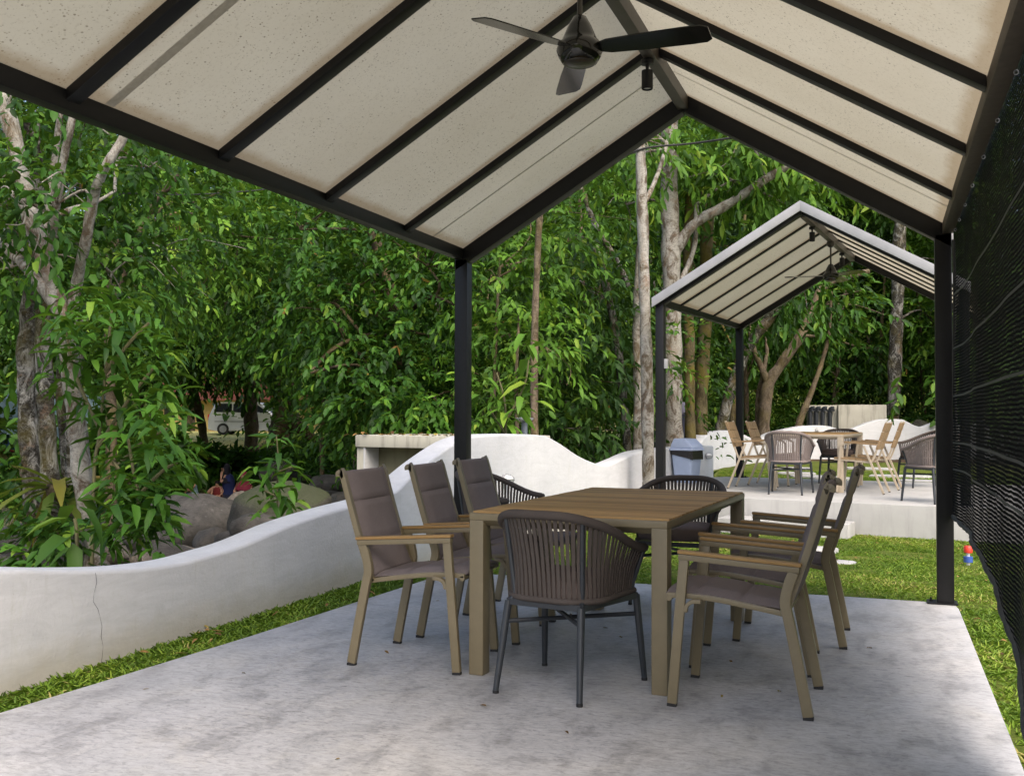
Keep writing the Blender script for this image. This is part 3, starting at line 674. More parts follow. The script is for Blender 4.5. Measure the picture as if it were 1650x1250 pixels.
def slat_chair(frame):
    """local: faces +X; beige frame, thick wooden slats on seat and back"""
    t = thing('slat_armchair', 'x', 'chair'); hw = .245
    for sg in (-1, 1):
        def yy(a_, b): return (a_, b) if sg > 0 else (-b, -a_)
        y0, y1 = yy(hw-.02, hw)
        mb = MB(); mb.strip([(-.315, .01), (-.08, .60)], .028, y0, y1); lg = mb.build('leg', frame, t, .004)
        mb = MB(); mb.strip([(-.3185, 0), (-.315, .0099)], .026, y0+.001, y1-.001); mb.build('foot_cap', M['rubber'], lg)
        mb = MB(); mb.strip(catmull([(.245, .01), (.225, .30), (.200, .56), (.178, .612), (.12, .63)], 3), .028, y0, y1); lg = mb.build('leg', frame, t, .004)
        mb = MB(); mb.strip([(.2455, 0), (.245, .0099)], .026, y0+.001, y1-.001); mb.build('foot_cap', M['rubber'], lg)
        y0, y1 = yy(hw-.034, hw+.010)
        mb = MB(); mb.strip([(-.235, .618), (.150, .645)], .022, y0, y1); mb.build('armrest', M['teak2'], t, .004)
        y0, y1 = yy(hw-.048, hw-.024)
        mb = MB(); mb.strip(catmull([(.285, .425), (.10, .415), (-.12, .395), (-.165, .40), (-.20, .46), (-.285, .70), (-.355, .90)], 3), .024, y0, y1); mb.build('side_frame', frame, t, .004)
    for x0, x1 in ((-.195, -.245), (-.250, -.300), (-.305, -.362)):
        pass
    for k in range(3):
        a0 = np.array([-.232, .555]); dr = np.array([-.33, .944]); o_ = a0+dr*(.118*k); e = o_+dr*.112
        mb = MB(); mb.strip([tuple(o_), tuple(e)], .030, -hw+.022, -.004); mb.strip([tuple(o_), tuple(e)], .030, .004, hw-.022); mb.build('back_slat', M['teak2'], t, .004)
    for k in range(5):
        x = -.15+.088*k; mb = MB(); mb.strip([(x, .418+.005*k), (x+.080, .423+.005*k)], .020, -hw+.02, hw-.02); mb.build('seat_slat', M['teak2'], t, .004)
    return t
def dining_table(label, w_, l_, h_, frame, loc, rz, group):
    """local: x across, y along"""
    t = thing('dining_table', label, 'table', loc, rz, group)
    for sx in (-1, 1):
        for sy in (-1, 1):
            x0 = sx*w_/2; x1 = x0-sx*.070; y0 = sy*l_/2; y1 = y0-sy*.078
            mb = MB(); mb.box2((min(x0, x1), min(y0, y1), 0), (max(x0, x1), max(y0, y1), h_-.0345)); mb.build('leg', frame, t, .006)
    mb = MB()
    a_, b_ = w_/2, l_/2                          # mitred frame: a thin outer edge, chamfered inwards below
    for ring_ in ():
        pass
    sec = [(0, h_-.004), (0, h_-.034), (.045, h_-.064), (.060, h_-.064), (.060, h_-.016), (.024, h_-.016), (.024, h_-.004)]
    V = []
    for sx, sy in ((-1, -1), (1, -1), (1, 1), (-1, 1)):
        for o_, z in sec: V.append((sx*(a_-o_), sy*(b_-o_), z))
    n = len(sec); mb.poly(V, [(c*n+k, c*n+(k+1) % n, ((c+1) % 4)*n+(k+1) % n, ((c+1) % 4)*n+k) for c in range(4) for k in range(n)])
    mb.build('apron', frame, t, .0025)
    mb = MB(); n = int((l_-.07)/.079); st = (l_-.066)/n
    for i in range(n):
        y = -l_/2+.033+st*(i+.5); mb.box((0, y, h_-.005+.0006*math.sin(i*5.1)), (w_-.004 if i % 1 == 0 else w_, st-.006, .018))
    so = mb.build('slat_top', M['teak_x'], t, .0025)
    ya = np.array([v.co.y for v in so.data.vertices]); k_ = np.floor((ya+l_/2-.033)/st).astype(int); tv = .42*np.abs(np.sin(k_*12.9898+w_)*43758.5453 % 1)**1.4
    at_ = so.data.attributes.new('tone', 'FLOAT', 'POINT'); at_.data.foreach_set('value', tv.astype(np.float32))
    mb = MB(); mb.box2((-w_/2+.061, -l_/2+.061, h_-.034), (w_/2-.061, l_/2-.061, h_-.022)); mb.build('gap_shade_sheet', M['rubber'], t)  # added black sheet, stands in for the shade in the gaps between slats
    return t
dining_table('long dining table with brown slatted top and taupe metal frame on the near patio', .925, 1.80, .738, M['frame'], (-1.274, 5.262, 0), -.055, 'patio dining tables')
p = deck(1.53, 2.12); dining_table('far dining table with beige metal frame on the raised patio', .92, 1.75, .74, M['frame2'], p, P2A, 'patio dining tables')

ch = sling_chair(M['frame'], M['sling']); GA = 'taupe sling armchairs at the near table'
spots = [((-2.105, 4.612), .01, 'taupe sling armchair nearest the camera on the wall side of the near table'),
         ((-2.065, 5.285), .03, 'middle taupe sling armchair on the wall side of the near table'),
         ((-2.055, 5.925), -.02, 'taupe sling armchair on the wall side next to the black post'),
         ((-.543, 4.452), math.pi-.02, 'taupe sling armchair nearest the camera on the net side of the near table'),
         ((-.585, 5.135), math.pi+.03, 'middle taupe sling armchair on the net side of the near table'),
         ((-.465, 5.785), math.pi, 'taupe sling armchair farthest along the net side of the near table')]
chairs = [ch]+[copy_tree(ch) for _ in spots[1:]]
for o, ((x, y), rz, lb) in zip(chairs, spots): place(o, (x, y, 0), rz, lb, GA)
ch = rope_chair(M['rope'], M['cush']); c2 = rope_chair(M['rope2'], M['cush'])
GB = 'rope strap armchairs at the near table'; GC = 'rope strap armchairs on the raised patio'
near = [((-1.312, 4.365), R_(79), 'brown rope armchair with its strap back towards the camera at the near table head'),
        ((-1.235, 6.62), R_(-92), 'brown rope armchair facing the camera at the far end of the near table'),
        ((-2.60, 6.93), R_(-8), 'brown rope armchair by the white wall behind the sling chairs')]
o3 = [ch]+[copy_tree(ch) for _ in near[1:]]
for o, ((x, y), rz, lb) in zip(o3, near): place(o, (x, y, 0), rz, lb, GB)
far = [((1.40, .83), R_(92)+P2A, 'mauve rope armchair with its back to the camera at the far table'), ((3.14, .30), R_(130)+P2A, 'mauve rope armchair half hidden by the black post on the raised patio')]
o4 = [c2]+[copy_tree(c2) for _ in far[1:]]
for o, ((u, v), rz, lb) in zip(o4, far): place(o, deck(u, v), rz, lb, GC)
for (u, v), rz, lb in (((1.62, 3.32), R_(-88)+P2A, 'dark rope armchair facing the camera behind the far table'), ((2.78, 3.02), R_(-150)+P2A, 'dark rope armchair behind the wooden slat chairs on the right')):
    o = copy_tree(ch); place(o, deck(u, v), rz, lb, GC)
ch = slat_chair(M['frame2']); GD = 'wooden slat armchairs at the far table'
sp = [((.80, 1.60), P2A+.02, 'wooden slat armchair left of the far table nearest the camera'), ((.88, 2.42), P2A-.03, 'wooden slat armchair left of the far table in front of the black post'),
      ((2.17, 1.45), P2A+math.pi-.03, 'wooden slat armchair right of the far table nearest the camera'), ((2.24, 2.30), P2A+math.pi+.02, 'wooden slat armchair right of the far table and farther back')]
o5 = [ch]+[copy_tree(ch) for _ in sp[1:]]
for o, ((u, v), rz, lb) in zip(o5, sp): place(o, deck(u, v), rz, lb, GD)

# swing-lid bin
M['bin'] = simple('blue_grey_plastic', (.30, .37, .52), .42, .06, 12); M['bin_lid'] = simple('pale_blue_plastic', (.33, .39, .54), .4, .05, 12); M['bag'] = simple('black_plastic_bag', (.012, .012, .014), .22, .3, 30, bump=.6)
bn = thing('swing_bin', 'blue grey plastic swing bin with a black bag under its lid', 'bin', deck(-.36, 2.28), P2A+R_(-14))
def ring4(wx, wy, z, k=5):
    out = []
    for sx, sy in ((1, 1), (-1, 1), (-1, -1), (1, -1)):
        r = .035; a0 = {(1, 1): 0, (-1, 1): 90, (-1, -1): 180, (1, -1): 270}[(sx, sy)]
        for j in range(k): q = R_(a0+90*j/(k-1)); out.append((sx*(wx/2-r)+r*math.cos(q), sy*(wy/2-r)+r*math.sin(q), z))
    return out
def loft(rings, cap=True):
    n = len(rings[0]); V = [v for r in rings for v in r]; F = [(j*n+i, j*n+(i+1) % n, j*n+n+(i+1) % n, j*n+n+i) for j in range(len(rings)-1) for i in range(n)]
    if cap: F += [tuple(range(n-1, -1, -1)), tuple((len(rings)-1)*n+i for i in range(n))]
    mb = MB(); mb.poly(V, F); return mb
loft([ring4(.27, .25, 0), ring4(.275, .255, .01), ring4(.35, .32, .46)]).build('body', M['bin'], bn, smooth=40)
lift = loft([ring4(.40, .37, .468), ring4(.405, .375, .478), ring4(.40, .37, .49), ring4(.375, .345, .50)]); lift.build('lid_rim', M['bin_lid'], bn, smooth=40)
lid = MB(); lid.prism([(-.185, .498), (.185, .498), (.17, .545), (.06, .635), (-.12, .64), (-.165, .56)], -.165, .165); lid.build('lid', M['bin_lid'], bn, .018, seg=3)
bag = [[(x*1.045+.004*math.sin(i*2.3), y*1.045+.004*math.cos(i*1.9), z) for i, (x, y, z) in enumerate(ring4(.35, .32, .462))], [(x*1.06+.008*math.sin(i*1.7), y*1.06+.008*math.sin(i*2.9), z-.06+.05*(-x/.18)*.9+.012*math.sin(i*3.1)) for i, (x, y, z) in enumerate(ring4(.345, .315, .44))]]
loft(bag, False).build('bag', M['bag'], bn, smooth=20)

# small garden things
q = at(1560, 905, 9.0); gs = thing('garden_stake', 'small red and blue garden stake in the lawn beyond the net', 'stake', (q[0], q[1], gz(q[0], q[1])))
M['red'] = simple('red_plastic', (.55, .04, .02), .4, .1); M['blue'] = simple('blue_plastic', (.04, .09, .34), .4, .1); M['white'] = simple('white_plastic', (.6, .6, .6), .4, .05)
mb = MB(); mb.tube([(0, 0, -.05), (0, 0, .12)], .016, 10); mb.build('stem', M['white'], gs)
mb = MB(); mb.lathe([(.0, .115), (.036, .117), (.038, .16), (.03, .175), (.0, .176)], n=14); mb.build('cap', M['red'], gs)
mb = MB(); mb.lathe([(.018, .03), (.038, .034), (.038, .082), (.018, .085)], n=14); mb.build('band', M['blue'], gs)
q = at(845, 705, 11.6); st = thing('standpipe', 'grey standpipe with round flange behind the white wall', 'pipe', (q[0], q[1], gz(q[0], q[1])))
zt = at(845, 672, 11.6)[2]-gz(q[0], q[1])
mb = MB(); mb.tube([(0, 0, -.05), (0, 0, zt-.05)], .035, 12); mb.build('pipe', simple('grey_pipe', (.12, .14, .17), .5), st)
mb = MB(); mb.lathe([(.03, zt-.06), (.10, zt-.03), (.105, zt-.01), (.03, zt), (.0, zt)], n=18); mb.build('flange', M['trim'], st)
q = at(1103, 700, 19.5); bo = thing('bollard', 'dark bollard with lilac grey head behind the garden wall', 'bollard', (q[0], q[1], gz(q[0], q[1])), YAW); zt = at(1103, 648, 19.5)[2]-bo.location.z
mb = MB(); mb.box2((-.07, -.07, -.1), (.07, .07, zt-.22)); mb.build('post', simple('navy_paint', (.02, .024, .05), .5), bo, .008)
mb = MB(); mb.box2((-.078, -.078, zt-.2195), (.078, .078, zt)); mb.build('head', simple('lilac_grey', (.22, .21, .30), .5), bo, .008)

# concrete tank behind the near wall and the one behind the far wall
A_, B_ = at(575, 720, 13.0), at(745, 720, 12.3); ax = (B_-A_); ax[2] = 0; Lb = float(np.linalg.norm(ax)); ax /= Lb
tk = thing('concrete_tank', 'stained open-fronted concrete box standing behind the near white wall', 'concrete box', (A_[0], A_[1], 0), math.atan2(ax[1], ax[0]))
LT_ = 2.1; H1 = .93
mb = MB(); mb.box2((0, 0, -1.4), (.11, 1.25, H1-.151)); mb.box2((LT_-.11, 0, -1.4), (LT_, 1.25, H1-.151)); mb.box2((.1105, 1.13, -1.4), (LT_-.1105, 1.25, H1-.151)); mb.box2((.1105, .04, -1.4), (LT_-.1105, 1.1295, -.5)); mb.build('walls', M['conc_old'], tk, .01)
mb = MB(); mb.box2((-.004, -.03, H1-.15), (LT_+.004, 1.26, H1)); mb.build('roof_slab', M['conc_old'], tk, .012)
mb = MB(); mb.box2((.112, .30, -.49), (LT_-.112, .32, H1-.155)); mb.build('back_panel', M['conc_in'], tk)
mb = MB(); mb.box2((.1115, -.012, -.49), (.135, .29, H1-.156)); mb.build('side_lining', M['render'], tk)
A_ = at(1302, 690, 28.5); B_ = at(1428, 690, 28.0); ax = (B_-A_); ax[2] = 0; L3 = float(np.linalg.norm(ax)); ax /= L3; z3 = at(1360, 652, 28.2)[2]
tk = thing('water_tank', 'streaky concrete water tank with black pipes beyond the far wall', 'water tank', (A_[0], A_[1], 0), math.atan2(ax[1], ax[0]))
mb = MB(); mb.box2((L3*.39, -.12, -.3), (L3, 1.6, z3)); mb.box2((0, .12, -.3), (L3*.389, 1.5, z3-.01)); mb.build('walls', M['conc_old'], tk, .012)
for k, xx in enumerate((.06, .22, .39, .58)):
    mb = MB(); zz = z3-.10; mb.tube(catmull([(xx, .03, -.2), (xx, .03, zz-.2), (xx, .03, zz-.05), (xx+.05, .0, zz), (xx+.12, -.01, zz)], 4), .058, 10); mb.lathe([(.0, -.02), (.085, -.02), (.085, .03), (.0, .03)], (xx+.05, .03, zz-.06), 12); mb.build('pipe', M['iron'], tk)

# ------------------------------------------------------------------ leaves
def unit(v): return v/np.maximum(np.linalg.norm(v, axis=-1, keepdims=True), 1e-9)
class Leaves:
    def __init__(s): s.P = []; s.D = []; s.U = []; s.L = []; s.W = []; s.T = []; s.twigs = []
    def add(s, P, D, U, L, W, T):
        n = len(P); s.P.append(P); s.D.append(unit(D)); s.U.append(U)
        s.L.append(np.broadcast_to(L, n)); s.W.append(np.broadcast_to(W, n)); s.T.append(np.broadcast_to(T, n))
    def sprays(s, C, O, tw, n, L, W, droop=.45, spread=.8, tint=(.0, .78), tvar=.2, sag=.35):
        """C twig roots, O outward directions; n leaves set alternately on each drooping twig"""
        N = len(C); O = unit(O); tw = tw*rng.uniform(.6, 1.25, (N, 1))
        side = unit(np.cross(O, np.array([0, 0, 1.0])+rng.normal(0, .35, (N, 3))))
        f = np.linspace(.15, 1, n)[None, :, None]*np.ones((N, 1, 1))
        p = C[:, None]+O[:, None]*f*tw[:, None]; p[..., 2] -= (sag*tw*f[..., 0]**2)
        sg = np.where(np.arange(n) % 2 == 0, 1, -1)[None, :, None]
        d = O[:, None]*.75+side[:, None]*sg*spread*(1.15-.75*f)+rng.normal(0, .25, (N, n, 3)); d[..., 2] -= droop*rng.uniform(.4, 1.5, (N, n))
        u = np.array([0, 0, 1.0])+rng.normal(0, .5, (N, n, 3))+.3*O[:, None]
        base = rng.uniform(*tint, (N, 1)); t = np.clip(base+rng.normal(0, tvar, (N, n)), 0, .955); t = np.where(rng.random((N, n)) < .0025, 1.0, t)
        l = L*rng.uniform(.65, 1.2, (N, n))
        s.add(p.reshape(-1, 3), d.reshape(-1, 3), u.reshape(-1, 3), l.reshape(-1), (W/L*l*rng.uniform(.85, 1.15, (N, n))).reshape(-1), t.reshape(-1))
    def clump(s, c, r, ntw, tw, n, L, W, hollow=.35, **kw):
        """an ellipsoid of sprays, denser towards its skin and ragged"""
        v = unit(rng.normal(0, 1, (ntw, 3))); q = (hollow+(1-hollow)*rng.random((ntw, 1))**.6)
        lump = 1+.22*np.sin(v[:, :1]*5+c[0]*3)+.2*np.sin(v[:, 1:2]*6+c[1]*2)+.15*np.sin(v[:, 2:]*7+c[2])
        C = np.array(c)+v*q*lump*np.array(r); O = v*.9+rng.normal(0, .5, (ntw, 3)); O[:, 2] += .05
        s.sprays(C, O, tw, n, L, W, **kw)
    def build(s, name, mat, parent=None, hi=True, curl=.22, fold=.22):
        P = np.concatenate(s.P); D = np.concatenate(s.D); U = np.concatenate(s.U); L = np.concatenate(s.L)[:, None]; W = np.concatenate(s.W)[:, None]; T = np.concatenate(s.T)
        B = unit(np.cross(D, U)); Nn = unit(np.cross(B, D)); n = len(P); cv = curl*(1+.6*rng.normal(0, 1, (n, 1)))
        def pt(t, b, lift=0.0): return P+D*L*t-Nn*L*cv*t*t+B*W*b+Nn*W*(abs(b)*fold*2+lift)
        if hi:
            vs_ = [pt(0, 0), pt(.36, 0), pt(.74, 0), pt(1, 0), pt(.32, .48), pt(.32, -.48), pt(.70, .42), pt(.70, -.42)]
            faces = [(0, 5, 1), (0, 1, 4), (1, 5, 7, 2), (1, 2, 6, 4), (2, 7, 3), (2, 3, 6)]
        else:
            vs_ = [pt(0, 0), pt(.28, .44), pt(.70, .42), pt(1, 0), pt(.70, -.42), pt(.28, -.44)]; faces = [(0, 3, 2, 1), (0, 5, 4, 3)]
        k = len(vs_); V = np.stack(vs_, 1).reshape(-1, 3)
        flat = np.array([i for f in faces for i in f]); st = np.cumsum([0]+[len(f) for f in faces[:-1]]); nl = len(flat)
        loops = (np.arange(n)[:, None]*k+flat[None]).reshape(-1); starts = (np.arange(n)[:, None]*nl+st[None]).reshape(-1)
        me = bpy.data.meshes.new(name); me.vertices.add(len(V)); me.vertices.foreach_set('co', V.astype(np.float32).reshape(-1))
        me.loops.add(len(loops)); me.loops.foreach_set('vertex_index', loops.astype(np.int32))
        me.polygons.add(len(starts)); me.polygons.foreach_set('loop_start', starts.astype(np.int32)); me.update(calc_edges=True)
        at_ = me.attributes.new('tint', 'FLOAT', 'POINT'); at_.data.foreach_set('value', np.repeat(T, k).astype(np.float32))
        if hi: me.polygons.foreach_set('use_smooth', [True]*len(me.polygons))
        me.materials.append(mat); o = bpy.data.objects.new(name, me); COL.objects.link(o)
        if parent: o.parent = parent
        return o
def rel(o, parent):                              # keep a world-built child where it is under a placed Empty
    bpy_loc = parent.location; o.matrix_parent_inverse = Matrix.Translation(bpy_loc).inverted(); return o

def stem_pts(pl, D):                             # [(px, py, dD)] -> world points
    return [at(x, y, D+(e[0] if e else 0)) for x, y, *e in pl]
def trunk_mesh(mb, P, r0, r1, k=5, n=10, flare=0.0):
    P = catmull(P, k); N = len(P)
    rad = [(r0+(r1-r0)*i/(N-1))*(1+.07*math.sin(i*1.7+r0*90)+.05*math.sin(i*.61))+flare*math.exp(-i/(k*.5)) for i in range(N)]
    mb.tube([tuple(p+rng.normal(0, .006, 3)*r0*6) for p in P], rad, n)
def tree(name, label, cat, D, stems, bark, crowns=(), leaf=None, L=.16, W=.066, nl=8, tw=.5, hi=True, group=None, droop=.5, tint=(.0, .78), hollow=.35, flare=0.0, root=True, sag=.35):
    """stems: [(pixel polyline, r0, r1)]; crowns: [(px, py, D, rx, rz, twigs)] (first stem starts at the foot)"""
    P0 = stem_pts(stems[0][0], D); f = P0[0].copy()
    base = (f[0], f[1], gz(f[0], f[1]))
    t = thing(name, label, cat, base, 0, group); mb = MB(); r0 = stems[0][1]
    for i, (pl, r0, r1) in enumerate(stems):
        P = stem_pts(pl, D)
        if i == 0 and root: P = [np.array([f[0], f[1], base[2]-.15])]+(P if P[0][2] > base[2]+.1 else P[1:])
        trunk_mesh(mb, P, r0, r1, flare=flare if i == 0 else 0)
    allp = np.array([q for pl, *_ in stems for q in catmull(stem_pts(pl, D), 4)])
    for px, py, d, rx, rz, ntw in crowns:
        c = at(px, py, d); j = int(np.argmin(np.linalg.norm(allp-c, axis=1)+np.maximum(0, allp[:, 2]-c[2]))); a0 = allp[j]; rb = min(.012+.0011*d, r0*.6)
        if np.linalg.norm(c-a0) > 3+.16*d: continue
        mb.tube([tuple(q) for q in catmull([a0, (a0+c)/2+rng.normal(0, .12, 3)+np.array([0, 0, .12]), c], 4)], [rb*(1-.06*k) for k in range(9)], 6)
        for k in range(4):
            e = c+rng.normal(0, .55, 3)*np.array([rx, rx, rz]); mb.tube([tuple(q) for q in catmull([c, (c+e)/2+rng.normal(0, .08, 3), e+np.array([0, 0, -.1])], 3)], [rb*(.5-.055*k2) for k2 in range(7)], 5)
    rel(mb.build('trunk', bark, t, smooth=60), t)
    if crowns:
        lv = Leaves()
        for px, py, d, rx, rz, ntw in crowns: lv.clump(at(px, py, d), (rx, rx, rz), ntw, tw, nl, L, W, droop=droop, tint=tint, hollow=hollow, sag=sag)
        rel(lv.build('crown', leaf, t, hi), t)
    return t

# --- trees on the stream bank, left
tree('slender_tree', 'pale multi-stemmed tree leaning over the wall at the far left', 'tree', 7.6,
     [([(152, 905), (136, 800), (126, 700), (113, 600), (106, 525), (78, 440, .1), (48, 340, .2), (26, 235, .3), (0, 140, .4), (-25, 40, .5)], .072, .062),
      ([(110, 545), (121, 470), (138, 390, -.2), (152, 315, -.3), (172, 265, -.4), (200, 220, -.4), (225, 150, -.5)], .045, .026),
      ([(62, 405, .1), (72, 365, .4), (84, 285, .5), (97, 185, .6), (105, 90, .7)], .034, .02),
      ([(76, 420, .1), (92, 322, -.1), (104, 250, -.2), (116, 190, -.3), (120, 100, -.3)], .034, .022),
      ([(92, 490), (60, 452, .1), (38, 425, .4), (0, 390, .8), (-60, 330, 1.2)], .055, .03),
      ([(88, 350, .4), (118, 336, .5), (150, 328, .6), (185, 308, .9)], .026, .010)], M['bark_pale'],
     [(30, 250, 8.8, .9, .4, 90), (140, 190, 9.2, 1.0, .5, 110), (240, 270, 9.5, .9, .5, 110), (-60, 330, 9, .8, .9, 90), (60, 120, 8, 1.1, .6, 80), (20, 430, 8.2, .5, .35, 60), (110, 430, 9.4, .7, .4, 90), (180, 440, 9.2, .6, .3, 70), (90, 330, 7.3, .3, .25, 30), (260, 400, 10.5, .8, .4, 90), (40, 330, 7.4, .3, .3, 30)], M['leaf_mid'], .10, .044, 9, .4)
tree('blotched_tree', 'dark blotched trunk standing left of the pale leaning tree', 'tree', 8.4,
     [([(58, 890), (52, 780), (46, 690), (42, 600), (46, 520), (54, 440), (58, 330), (52, 200)], .085, .065),
      ([(92, 880, -.3), (80, 760, -.3), (74, 660, -.3), (70, 560, -.3), (68, 470, -.3), (56, 400, -.2)], .075, .055),
      ([(112, 850, .3), (106, 740, .3), (98, 640, .3), (99, 560, .4)], .05, .035), ([(128, 870, .1), (119, 760, .1), (117, 660, .2), (124, 580, .3), (140, 480, .4)], .07, .04)], M['bark_grey'],
     [(20, 480, 9.2, .55, .5, 60), (90, 300, 9.6, .8, .5, 60)], M['leaf_mid'], .14, .055, 8, .45, flare=.05)
def sapling(name, label, foot, D, stems, whorls, leaf, L, W, nl, group=None, bark='stem', r=.014):
    """stems: pixel polylines; whorls: (px, py, dD, n leaves, scale) rosettes of long drooping leaves"""
    P0 = at(foot[0], foot[1], D); t = thing(name, label, 'plant', (P0[0], P0[1], gz(P0[0], P0[1])), 0, group); mb = MB()
    for i, pl in enumerate(stems):
        P = stem_pts(pl, D)
        if i == 0: P = [np.array([P0[0], P0[1], t.location.z-.05])]+P
        mb.tube([tuple(q) for q in catmull(P, 4)], [r*(1-.5*j/(len(P)*4)) for j in range((len(P)-1)*4+1)], 6)
    rel(mb.build('stem', M[bark], t), t); lv = Leaves()
    for px, py, e, n, k in whorls:
        c = at(px, py, D+e); ang = rng.uniform(0, 6.28)+np.arange(n)*2.4; el = rng.uniform(-.35, .45, n)
        d = np.stack([np.cos(ang), np.sin(ang), el], -1); P = c+d*[[.03, .03, .02]]+np.array([0, 0, 1])*rng.uniform(-.05, .04, (n, 1))*k*3
        ll = L*k*rng.uniform(.7, 1.15, n); base = rng.uniform(.2, .75)
        lv.add(P, d, np.array([0, 0, 1.0])+rng.normal(0, .2, (n, 3)), ll, ll*W/L, np.clip(base+rng.normal(0, .15, n), 0, .955))
    rel(lv.build('foliage', leaf, t, True, curl=.6, fold=.25), t); return t
def whorl_cloud(x0, x1, y0, y1, n, e, k0=.7, k1=1.1): return [(random.uniform(x0, x1), random.uniform(y0, y1), random.uniform(-e, e), random.randint(6, 10), random.uniform(k0, k1)) for _ in range(n)]
sapling('large_leaf_sapling', 'bright large-leaved sapling in front of the pale leaning trunk', (150, 900), 7.0,
        [[(150, 800), (160, 700), (170, 600), (180, 500)], [(158, 720), (210, 640), (250, 590)], [(160, 690), (120, 600), (105, 520)], [(152, 790), (220, 720), (270, 690)], [(170, 600), (215, 545), (240, 520)]],
        [(100, 525, 0, 11, 1.0), (165, 520, .2, 9, .9), (130, 560, -.1, 9, 1), (190, 560, .1, 10, 1.0), (215, 520, .2, 9, .9), (235, 575, 0, 10, 1), (205, 610, -.2, 10, 1), (255, 610, 0, 9, .9), (150, 620, .2, 8, .9), (265, 650, 0, 10, 1), (225, 660, -.2, 9, 1), (285, 640, .2, 8, .9), (180, 670, .2, 8, .8), (90, 590, .3, 8, .9), (240, 480, .3, 9, .8), (180, 470, .5, 9, .8), (140, 505, .3, 8, .9), (275, 560, .3, 8, .8)]+whorl_cloud(95, 280, 470, 680, 46, .6, .7, 1.15), M['leaf_mid'], .175, .056, 9)
sapling('large_leaf_sapling', 'lower large-leaved sapling hanging over the big dark boulder', (225, 890), 6.6,
        [[(225, 830), (215, 760), (205, 700)], [(222, 800), (260, 760), (285, 745)], [(220, 840), (255, 830), (290, 835)], [(218, 790), (180, 740)]],
        [(205, 705, 0, 10, 1), (240, 735, .1, 10, 1), (285, 760, 0, 9, .9), (215, 780, -.1, 10, .95), (255, 800, .1, 9, .9), (195, 830, 0, 9, .9), (230, 850, .1, 9, .9), (175, 760, .1, 9, .9), (270, 840, .2, 8, .7), (290, 700, .3, 8, .9), (185, 880, 0, 7, .6)]+whorl_cloud(165, 290, 690, 865, 34, .5, .7, 1.1), M['leaf_mid'], .17, .055, 9)
sapling('whorled_plant', 'young plant with tiers of long leaves before the mossy boulder', (447, 845), 9.5,
        [[(447, 800), (448, 740), (445, 700)], [(447, 800), (425, 790)], [(448, 760), (470, 752)]],
        [(447, 722, 0, 9, 1), (450, 735, .1, 7, .9), (475, 755, 0, 6, .8), (465, 772, -.1, 6, .8), (415, 757, .1, 7, .8), (430, 790, 0, 8, .8), (470, 812, .1, 9, .8), (445, 800, .1, 8, .9), (425, 815, -.1, 8, .8), (435, 705, .1, 5, .6)], M['leaf_mid'], .22, .08, 8, r=.010)
sapling('whorled_plant', 'drooping big-leaved plant behind the white wall right of the black post', (815, 730), 11.0,
        [[(815, 690), (812, 640), (800, 600)], [(815, 680), (845, 620), (852, 580)], [(815, 700), (790, 660)]],
        [(850, 555, .1, 8, 1.1), (857, 625, 0, 8, 1.15), (800, 640, .1, 8, 1.0), (775, 620, .2, 7, 1.0), (815, 665, 0, 8, 1), (838, 655, -.1, 7, 1), (780, 530, .3, 7, 1), (880, 580, .3, 8, .8), (795, 690, .1, 7, .9)], M['leaf_light'], .24, .085, 8)
fern = thing('birds_nest_fern', "bird's-nest fern with yellowing strap fronds on the blotched trunk", 'fern', tuple(at(92, 785, 7.9)))
lv = Leaves(); n = 22; ang = np.arange(n)*2.4; el = rng.uniform(-.5, .7, n); d = np.stack([np.cos(ang), np.sin(ang), el], -1); ll = rng.uniform(.35, .6, n)
lv.add(np.zeros((n, 3))+d*.04, d, np.array([0, 0, 1.0])+rng.normal(0, .15, (n, 3)), ll, ll*.17, np.clip(rng.normal(.35, .3, n), 0, 1)); lv.build('fronds', M['leaf_yel'], fern, True, curl=.55)
mb = MB(); mb.lathe([(.0, -.10), (.07, -.08), (.09, .0), (.05, .05), (.0, .06)], n=12); mb.build('root_ball', M['bark_dark'], fern)
sapling('palmate_plant', 'dark plant with a single palmate leaf just above the wall', (125, 905), 6.1, [[(124, 880), (120, 835)]], [(118, 838, 0, 9, 1.0), (126, 872, .1, 5, .5)], M['leaf_dark'], .27, .10, 9)
for px, py, D, lb, nn in ((90, 890, 7.4, 'low dark weeds at the foot of the blotched trunk', 26), (20, 800, 8.6, 'leafy undergrowth left of the blotched trunk', 30), (330, 735, 33, 'bank shrubs below the parked silver van', 0), (205, 708, 24, 'bank shrubs on the far side of the stream', 0), (500, 735, 37, 'bank shrub beside the buttressed trunk', 0), (400, 745, 34, 'bank shrubs in front of the upright bank trunk', 0)):
    c = at(px, py, D); sh = thing('shrub', lb, 'shrub', (c[0], c[1], gz(c[0], c[1]))); lv = Leaves()
    if D < 12:
        for i in range(9): lv.clump(at(px+random.uniform(-45, 45), py+random.uniform(-40, 20), D+random.uniform(-.4, .4)), (.16, .16, .16), 10, .2, 6, .10, .045, hollow=.1)
    else:
        for i in range(22): lv.clump(at(px+random.uniform(-62, 62), py+random.uniform(8, 34), D+random.uniform(-1.5, 1.5)), (.55, .55, .28), 26, .6, 7, .34, .15, hollow=.1)
    rel(lv.build('foliage', M['leaf_mid'], sh, D < 12), sh)
    mb = MB()
    for i in range(3): mb.tube([(0, 0, -.1), (.05*i, .04, .1), (.12*i-.1, .06, .3)], .01 if D < 12 else .03, 5)
    mb.build('stem', M['stem'], sh)

